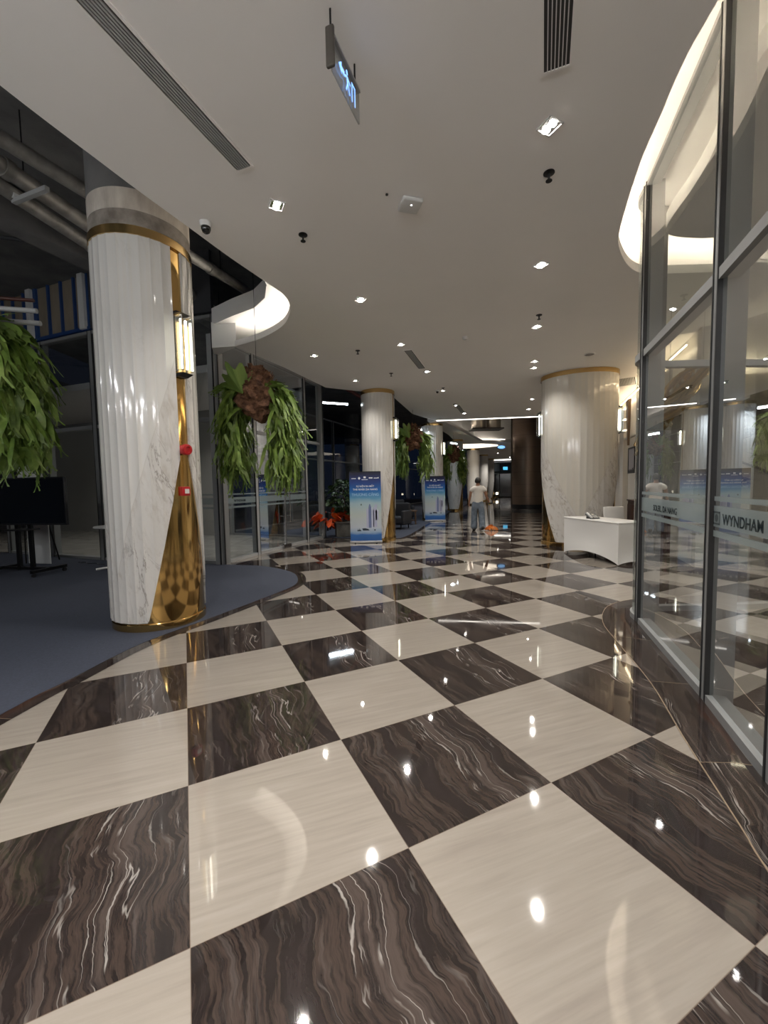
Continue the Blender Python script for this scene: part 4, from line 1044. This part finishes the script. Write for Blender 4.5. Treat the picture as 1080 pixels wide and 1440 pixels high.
mb = MB(); mb.rbox((0,0,0),(.44,.05,.52),.02, m=Matrix.Translation((0,-.22,.70)) @ Matrix.Rotation(.14,4,'X')); mb.build('backrest', M_cloth, r, 40)
for x in (-.19,.19):
    for y in (-.19,.19):
        mb = MB(); mb.tube([(x,y,0),(x,y,.42)], .016, 8); mb.build('leg', M_steel, r, 40)
p = on_wall(9.3, .30)
r = thing('cabinet', 'low dark mahogany cabinet against the right wall', 'cabinet', (p.x-.25, p.y-.6, 0), RWZ)
mb = MB(); mb.rbox((0,0,.53),(1.6,.45,1.06),.01); mb.build('body', M_mahog, r, 40)
for x in (-.4,.4):
    mb = MB(); mb.rbox((x,.232,.52),(.74,.02,.92),.006); mb.build('door', M_mahog, r, 40)
mb = MB(); mb.rbox((0,0,1.07),(1.66,.50,.03),.008); mb.build('worktop', M_mahog, r, 40)
def picture(y, z0, z1, wid, label):
    p = on_wall(y, .17); r = thing('framed_picture', label, 'picture', (p.x, p.y, (z0+z1)/2), RWZ)
    H = z1-z0
    mb = MB()
    for s in (-1,1): mb.box((0,0,s*(H/2-.02)),(wid,.03,.04)); mb.box((s*(wid/2-.02),0,0),(.04,.03,H))
    mb.build('frame', M_black, r)
    mb = MB(); mb.box((0,-.005,0),(wid-.06,.012,H-.06)); mb.build('print', mat('grey_sky_print', (.42,.40,.42), .4), r)
    mb = MB(); rnd = random.Random(int(y*10)); n_ = 9; w_ = (wid-.10)/n_
    for k in range(n_):
        hh = rnd.uniform(.06,.28)*H*.6; mb.box((-wid/2+.05+w_*(k+.5), .004, -H/2+.04+hh/2),(w_*.9,.006,hh))
    mb.build('printed_skyline', mat('dark_print', (.05,.045,.05), .5), r)
picture(11.05, 1.72, 2.42, .80, 'framed skyline picture on right wall, nearer the glass')
picture(13.55, 1.70, 2.25, .50, 'smaller dark framed picture on right wall beside the oval column')
# pennant shaped brass wall lights on right wall
for y, lb in ((11.4,'slim tapering brown wall blade above the nearer framed picture'), (13.6,'slim tapering brown wall blade above the farther framed picture')):
    p = on_wall(y, .16); r = thing('wall_blade_lamp', lb, 'wall lamp', (p.x,p.y,2.5), RWZ)
    mb = MB(); mb.add([(-.02,.0,0),(.02,.0,0),(.16,.0,1.25),(-.16,.0,1.25),(-.02,.05,0),(.02,.05,0),(.16,.08,1.25),(-.16,.08,1.25)], [(0,1,2,3),(4,5,6,7),(0,1,5,4),(1,2,6,5),(2,3,7,6),(3,0,4,7)]); mb.build('blade', mat('brown_bronze', (.25,.17,.11), .4, .5), r)
    for z in (.45,.75,1.05):
        mb = MB(); mb.box((.28,.06,z),(.30,.12,.02)); mb.build('lit_slat', mat('slat_glow', (1,1,1), .5, emit=(1,.85,.65), es=1.6), r)

# ================================================================= LOBBY BEHIND RIGHT GLASS
a = Vector((5.35,7.0)); b = Vector((9.2,5.9)); t = (b-a).normalized(); ang = math.atan2(t.y, t.x)
p = a + t*1.35 + Vector((t.y,-t.x))*.09
r = thing('wall_mural', 'beige wall painting of pine trees inside the right lobby', 'painting', (p.x, p.y, 2.05), ang)
m = mat('mural_paint', rough=.7); nt = NT(m); tc = nt.n('ShaderNodeTexCoord'); q = nt.sep(tc.outputs['Object'])
n1 = nt.noise(tc.outputs['Object'], 3.2, 5, .6); n2 = nt.noise(tc.outputs['Object'], 1.1, 3)
c1 = nt.mix(nt.mrange(n2,.35,.7), (.62,.54,.41), (.54,.45,.33)); nt.l(nt.mix(nt.mrange(n1,.56,.66,0,.35), c1, (.28,.19,.11)), nt.b.inputs['Base Color'])
mb = MB(); mb.box((0,0,0),(2.5,.03,2.3)); mb.build('canvas', m, r)
mb = MB(); rnd = random.Random(4)
br = mat('painted_branch', (.12,.06,.03), .7)
for (x0,z0,x1,z1,w_) in ((-.2,-1.1,-.5,.3,.05),(-.5,.3,-1.0,.75,.03),(-.4,-.1,.3,.5,.03),(-.33,-.5,-.95,-.2,.025),(.3,.5,.8,.9,.02)):
    mb.tube([(x0,-.02,z0),((x0+x1)/2+.05,-.02,(z0+z1)/2),(x1,-.02,z1)], [w_,w_*.8,w_*.4], 6)
mb.build('painted_trunk', br, r)
mb = MB()
for (x,z,s_) in ((-1.0,.8,.28),(-.6,.55,.25),(-.75,.2,.22),(-1.0,-.15,.25),(-.5,-.2,.2),(.3,.5,.3),(.8,.9,.3),(-.1,.8,.22),(-.85,-.55,.28),(.4,.0,.25)):
    for k in range(46):
        aa = rnd.uniform(0,2*PI); rr = s_*rnd.uniform(.5,1); h_ = .012
        d2 = Vector((math.cos(aa),0,math.sin(aa)*.6)); pp = Vector((x+rnd.uniform(-.1,.1),-.0175,z+rnd.uniform(-.06,.06))); sd = Vector((-d2.z,0,d2.x))*h_
        mb.add([pp-sd, pp+sd, pp+d2*rr], [(0,1,2)])
mb.build('painted_foliage', mat('painted_brown_foliage', (.20,.13,.07), .8), r)
ml_a = a + t*.25 + Vector((t.y,-t.x))*.14; ml_b = a + t*2.9 + Vector((t.y,-t.x))*.14
ribbon('cove_light_strip', [tuple(ml_a), tuple(ml_b)], -.012, .012, 3.34, 3.36, mat('mural_led', (1,1,1), .5, emit=(1,.86,.62), es=30), 'warm light strip along the top of the pine mural')
# gold hanging sculpture
r = thing('hanging_sculpture', 'twisted gold and crystal hanging sculpture seen through the right glass', 'sculpture', (4.35,6.25,0))
rnd = random.Random(2)
for k in range(9):
    mb = MB(); pts = []; rs = []
    for j in range(14):
        t_ = j/13; aa = t_*5 + k*.7
        pts.append((-.35+.85*t_+.10*math.cos(aa), .12*math.sin(aa)+.03*k, 1.95+1.25*t_**.8+.10*math.sin(aa*1.3+k))); rs.append(.02+.035*math.sin(PI*t_))
    mb.tube(pts, rs, 8); mb.build('gold_strand', M_goldb, r, 50)
mb = MB()
for k in range(60):
    t_ = rnd.random(); c_ = (-.35+.85*t_+rnd.uniform(-.12,.12), rnd.uniform(-.12,.15), 1.95+1.25*t_**.8+rnd.uniform(-.15,.15))
    s_ = rnd.uniform(.015,.035); mb.add([(c_[0]-s_,c_[1],c_[2]),(c_[0]+s_,c_[1],c_[2]),(c_[0],c_[1]-s_,c_[2]),(c_[0],c_[1]+s_,c_[2]),(c_[0],c_[1],c_[2]-s_*1.6),(c_[0],c_[1],c_[2]+s_*1.6)], [(0,2,5),(2,1,5),(1,3,5),(3,0,5),(2,0,4),(1,2,4),(3,1,4),(0,3,4)])
o = mb.build('crystals', mat('crystal', (.8,.75,.6), .05, .6), r); o['kind'] = 'stuff'
mb = MB()
for x, z in ((.5,3.2),(.0,2.75)): mb.tube([(x,.05,z),(x,.05,4.46)], .003, 6)
mb.build('suspension_wire', M_steel, r)
# low dark reception bench inside lobby
r = thing('sofa', 'low dark blue sofa inside the right lobby', 'sofa', (7.1,4.3,0), 1.2)
mblue = mat('navy_fabric', (.015,.02,.055), .7)
mb = MB(); mb.rbox((0,0,.26),(1.9,.8,.36),.06); mb.build('seat', mblue, r, 50)
mb = MB(); mb.rbox((0,.36,.6),(1.9,.18,.5),.06); mb.build('backrest', mblue, r, 50)
for s in (-1,1):
    mb = MB(); mb.rbox((s*.9,0,.42),(.16,.8,.4),.05); mb.build('armrest', mblue, r, 50)

# ================================================================= LEFT LOUNGE: TV, EASEL, ROUND TABLE
r = thing('television', 'large dark flat television on wheeled stand at the left edge', 'television', (-6.65,7.45,0), -.16)
mb = MB(); mb.rbox((.10,0,1.335),(1.86,.05,.86),.012); mb.build('casing', M_black, r, 40)
mb = MB(); mb.box((.10,-.027,1.34),(1.80,.004,.80)); mb.build('screen', mat('dark_screen', (.006,.008,.012), .12), r)
for x in (-.12,.16):
    mb = MB(); mb.box((x,.06,.55),(.07,.05,.96)); mb.build('upright', M_blackm, r)
mb = MB(); mb.box((.02,.0,.82),(.50,.3,.025)); mb.build('shelf', M_black, r)
mb = MB()
mb.box((.02,.06,.10),(1.1,.06,.05)); mb.box((-.50,.03,.10),(.06,.65,.05)); mb.box((.54,.03,.10),(.06,.65,.05)); mb.build('base_frame', M_blackm, r)
for x in (-.5,.54):
    for y in (-.26,.32):
        mb = MB(); mb.lathe([(.035,-.015),(.035,.015)], n=16, m=Matrix.Translation((x,y,.036)) @ Matrix.Rotation(PI/2,4,'Y')); mb.build('caster', M_black, r, 40)
r = thing('flipchart_easel', 'white board easel standing behind the television', 'easel', (-7.25,8.45,0), -.2)
mb = MB(); mb.box((0,0,1.55),(.62,.02,1.08)); mb.build('board', M_wplas, r)
mb = MB(); mb.box((.1,.0,.45),(.55,.02,.86)); mb.build('lower_board', M_wplas, r)
for x in (-.3,.3):
    mb = MB(); mb.tube([(x,.03,0),(x*.8,.03,2.1)], .015, 8); mb.build('leg', M_blackm, r)
mb = MB(); mb.tube([(0,.5,0),(0,.05,1.9)], .015, 8); mb.build('leg', M_blackm, r)
r = thing('bistro_table', 'small white round pedestal table behind the nearest column', 'table', (-5.15,7.85,0))
mb = MB(); mb.lathe([(.0,.80),(.36,.80),(.37,.815),(.36,.83),(.0,.83)], n=36); mb.build('table_top', M_wplas, r, 40)
mb = MB(); mb.tube([(0,0,.02),(0,0,.80)], .03, 14); mb.build('pedestal', mat('dark_pedestal', (.05,.05,.05), .4, .5), r, 40)
for k in range(4):
    aa = k*PI/2+.6; mb = MB(); mb.tube([(0,0,.05),(math.cos(aa)*.36,math.sin(aa)*.36,.022)], .02, 8); mb.build('foot', M_wplas, r, 40)
r = thing('menu_book', 'dark red book standing on the small round table', 'book', (-5.05,7.85,.83), .4)
mb = MB(); mb.box((0,0,.16),(.03,.22,.32)); mb.build('cover', mat('dark_red_cover', (.06,.006,.008), .5), r)
mb = MB(); mb.box((.0,.003,.16),(.02,.212,.305)); mb.build('pages', M_wplas, r)
mb = MB(); rnd = random.Random(1); pts = [(-6.45,8.55,.012)]
for k in range(14): pts.append((-6.35+k*.05, 8.5-.02*k+.05*math.sin(k), .012+ (.0 if k<13 else .0)))
mb.tube(pts, .006, 6); tag(mb.build('power_cable', M_black), 'thin black cable lying on carpet near the round table', 'cable')

# night lamps outside
for k, (x, y, z, c_, lb) in enumerate(((-42.0,60,6.2,(.05,.12,1),'distant blue lamp outside, highest of the lights beside nearest column'), (-42.5,60,4.7,(1,.95,.85),'distant white lamp outside just under the blue one'), (-42.3,60,3.8,(1,.95,.9),'distant white lamp outside in the middle of the cluster'), (-42.4,60,2.3,(.6,.85,1),'distant pale blue lamp outside, lowest of the cluster'), (-50.1,60,7.2,(.9,.95,1),'distant white lamp outside right of the left fern, lower one'), (-50.2,60,13.5,(.9,.95,1),'distant white lamp outside right of the left fern, upper one'))):
    g_ = (.72,.86,1.0,1.14,.8,1.1)[k]; x, y, z = x*g_, y*g_, 1.5+(z-1.5)*g_
    r = thing('street_lamp', lb, 'street lamp', (x, y, 0))
    mb = MB(); mb.tube([(0,0,0),(0,0,z)], .06, 8); mb.build('pole', M_blackm, r)
    mb = MB(); mb.lathe([(.02,-.18),(.22,-.1),(.26,.02),(.1,.18),(.02,.2)], n=14, c=(0,0,z)); mb.build('lantern', mat('outdoor_glow', c_, .5, emit=c_, es=5), r, 40)

# ================================================================= PERSON WITH MOP
def skin(name, verts, edges, radii, m, parent, sub=2, root=0):
    me = bpy.data.meshes.new(name); me.from_pydata(verts, edges, []); o = bpy.data.objects.new(name, me); C.objects.link(o)
    sk = o.modifiers.new('skin', 'SKIN'); sk.use_smooth_shade = True
    for i, rr in enumerate(radii): 
        me.skin_vertices[0].data[i].radius = rr if isinstance(rr, tuple) else (rr, rr)
    me.skin_vertices[0].data[root].use_root = True
    ss = o.modifiers.new('sub', 'SUBSURF'); ss.levels = sub; ss.render_levels = sub
    bpy.context.view_layer.update()
    me2 = bpy.data.meshes.new_from_object(o.evaluated_get(bpy.context.evaluated_depsgraph_get()))
    bpy.data.objects.remove(o); me2.name = name; me2.materials.clear(); me2.materials.append(m)
    me2.polygons.foreach_set('use_smooth', [True]*len(me2.polygons))
    o = bpy.data.objects.new(name, me2); C.objects.link(o); o.parent = parent; return o
P_ = thing('person', 'person in white t-shirt and grey jeans walking away with a mop', 'person', (3.03,13.2,0), -.12)
M_skin = mat('skin', (.30,.15,.09), .55)
# body (faces +y), left arm relaxed, right hand on the mop
V = [(0,0,.92),(0,.01,1.10),(0,0,1.32),(0,.0,1.44),(0,.01,1.50),(0,.02,1.60),
     (-.19,0,1.385),(-.245,-.01,1.13),(-.275,.03,.90),(.19,0,1.385),(.26,-.02,1.13),(.36,.09,.92),
     (-.10,0,.88),(-.11,.06,.50),(-.12,.02,.09),(.10,0,.88),(.12,-.03,.50),(.13,-.16,.10)]
Ed = [(0,1),(1,2),(2,3),(3,4),(4,5),(2,6),(6,7),(7,8),(2,9),(9,10),(10,11),(0,12),(12,13),(13,14),(0,15),(15,16),(16,17)]
Rr = [(.15,.11),(.14,.10),(.16,.11),.06,.055,.06,.06,.045,.03,.06,.045,.03,.09,.065,.045,.09,.065,.045]
for side, hp in ((-1, Vector((-.275,.03,.90))), (1, Vector((.36,.09,.92)))):
    base = len(V); V.append(tuple(hp+Vector((0,.01,-.06)))); Ed.append((8 if side < 0 else 11, base)); Rr.append((.035,.02))
    for k in range(4):
        i = len(V); dx = (-.024+.016*k); L_ = (.075,.085,.08,.06)[k]
        if side < 0: V += [tuple(hp+Vector((.0,dx*1.2,-.10))), tuple(hp+Vector((.008,dx*1.3,-.10-L_*.5))), tuple(hp+Vector((.022,dx*1.3,-.10-L_)))]
        else: V += [tuple(hp+Vector((.03,.03,-.055+dx*1.2))), tuple(hp+Vector((.055,.045,-.055+dx*1.2))), tuple(hp+Vector((.05,.02,-.055+dx*1.2)))]
        Ed += [(base,i),(i,i+1),(i+1,i+2)]; Rr += [.009,.0085,.0075]
    i = len(V); V += [tuple(hp+Vector((.01*side,.035,-.05))), tuple(hp+Vector((.02*side,.05,-.085)))]; Ed += [(base,i),(i,i+1)]; Rr += [.011,.009]
skin('body', V, Ed, Rr, M_skin, P_, 2)
# head with face
mb = MB(); bm = bmesh.new(); bmesh.ops.create_uvsphere(bm, u_segments=28, v_segments=20, radius=1)
for v in bm.verts:
    c = v.co.copy(); x, y, z = c.x*.075, c.y*.095, c.z*.115
    if z < 0: x *= 1+z*2.2; y *= 1+z*1.0
    if y > 0 and abs(c.x) < .2 and -.3 < c.z < .12: y += .018*(1-abs(c.x)/.2)*(1-abs(c.z+.15)/.27)      # nose
    if y > 0 and .05 < c.z < .25 and .2 < abs(c.x) < .6: y -= .008                                        # eye sockets
    v.co = Vector((x, y, z))
bm.verts.ensure_lookup_table(); mb.add([v.co.copy() for v in bm.verts], [[v.index for v in f.verts] for f in bm.faces], Matrix.Translation((0,.03,1.585))); bm.free()
hd = mb.build('head', M_skin, P_, 60)
for s in (-1,1):
    mb = MB(); mb.lathe([(.001,-.008),(.022,-.004),(.026,.006),(.014,.010)], n=14, m=Matrix.Translation((s*.077,.025,1.585)) @ Matrix.Rotation(PI/2,4,'Y') @ Matrix.Diagonal((1.2,.7,1,1))); mb.build('ear', M_skin, hd, 60)
    mb = MB(); mb.lathe([(.001,-.009),(.010,-.004),(.012,.002),(.001,.008)], n=12, m=Matrix.Translation((s*.03,.112,1.60)) @ Matrix.Rotation(PI/2,4,'X')); mb.build('eye', M_wplas, hd, 60)
mb = MB(); mb.rbox((0,.118,1.535),(.045,.012,.012),.004); mb.build('mouth', mat('lips', (.30,.09,.07), .5), hd, 60)
mb = MB(); bm = bmesh.new(); bmesh.ops.create_icosphere(bm, subdivisions=4, radius=1); rnd = random.Random(6)
for v in bm.verts:
    c = v.co.copy(); x, y, z = c.x*.092, c.y*.108, c.z*.118
    if c.y > .35 and c.z < .35: y = .05; x *= .8
    if c.z < -.55: z = -.065; x *= .9
    k = 1+rnd.uniform(-.03,.03); v.co = Vector((x*k, y*k, z*k))
bm.verts.ensure_lookup_table(); mb.add([v.co.copy() for v in bm.verts], [[v.index for v in f.verts] for f in bm.faces], Matrix.Translation((0,.012,1.607))); bm.free()
mb.build('hair', mat('black_hair', (.010,.008,.007), .5), P_, 60)
# t-shirt
skin('t_shirt', [(0,0,.78),(0,0,1.08),(0,0,1.28),(0,0,1.385),(0,.005,1.435),(-.17,0,1.385),(-.235,-.005,1.24),(.17,0,1.385),(.245,-.01,1.24)],
     [(0,1),(1,2),(2,3),(3,4),(3,5),(5,6),(3,7),(7,8)], [(.190,.125),(.185,.128),(.195,.13),(.13,.10),(.075,.07),(.095,.085),(.085,.08),(.095,.085),(.085,.08)], mat('white_cotton', (.72,.68,.62), .85), P_, 2)
M_jean = noisy('washed_denim', (.10,.13,.17), (.20,.24,.29), 7, .85)
skin('jeans', [(0,0,1.02),(0,0,.86),(-.105,0,.78),(-.112,.06,.48),(-.12,.03,.02),(.105,0,.78),(.122,-.03,.48),(.132,-.155,.04)],
     [(0,1),(1,2),(2,3),(3,4),(1,5),(5,6),(6,7)], [(.165,.11),(.172,.125),(.11,.12),(.10,.105),(.105,.11),(.11,.12),(.10,.105),(.105,.11)], M_jean, P_, 2)
for x, y, rx_ in ((-.12,.07,0), (.13,-.11,.5)):
    mb = MB(); mb.rbox((0,0,0),(.095,.27,.085),.03, m=Matrix.Translation((x,y,.047+ (.04 if rx_ else 0))) @ Matrix.Rotation(-rx_*.6,4,'X')); mb.build('shoe', mat('dark_shoe', (.02,.018,.016), .6), P_, 60)
mb = MB(); mb.rbox((.385,.115,.865),(.075,.06,.085),.02); mb.build('yellow_glove', mat('yellow_rubber', (.62,.48,.14), .6), P_, 60)
# mop held in the right hand
r = thing('dust_mop', 'long handled mop with fluffy orange head held by the person', 'mop', (3.46,13.22,0), -.12)
mb = MB(); mb.tube([(.0,.0,.10),(-.03,.05,1.05)], .014, 10); mb.build('handle', M_wplas, r, 40)
mb = MB(); rnd = random.Random(11)
for k in range(260):
    a_ = rnd.uniform(0,2*PI); d_ = rnd.uniform(.02,.22); x = math.cos(a_)*d_; y = math.sin(a_)*d_*.6
    h_ = .012
    z1 = max(.01,.15-.55*d_+rnd.uniform(-.02,.03))
    mb.tube([(x*.3,y*.3,.13),(x*.8,y*.8,z1+.03),(x*1.05,y*1.05,max(.012,z1-.03))], [.010,.013,.008], 5)
o = mb.build('mop_head', leaf_mat('orange_yarn', (.45,.08,.01), (.75,.20,.02), (.8,.32,.08)), r, 60)
mb = MB(); mb.rbox((-.02,.02,.88),(.14,.05,.05),.015); mb.build('grip_clip', M_black, r, 40)
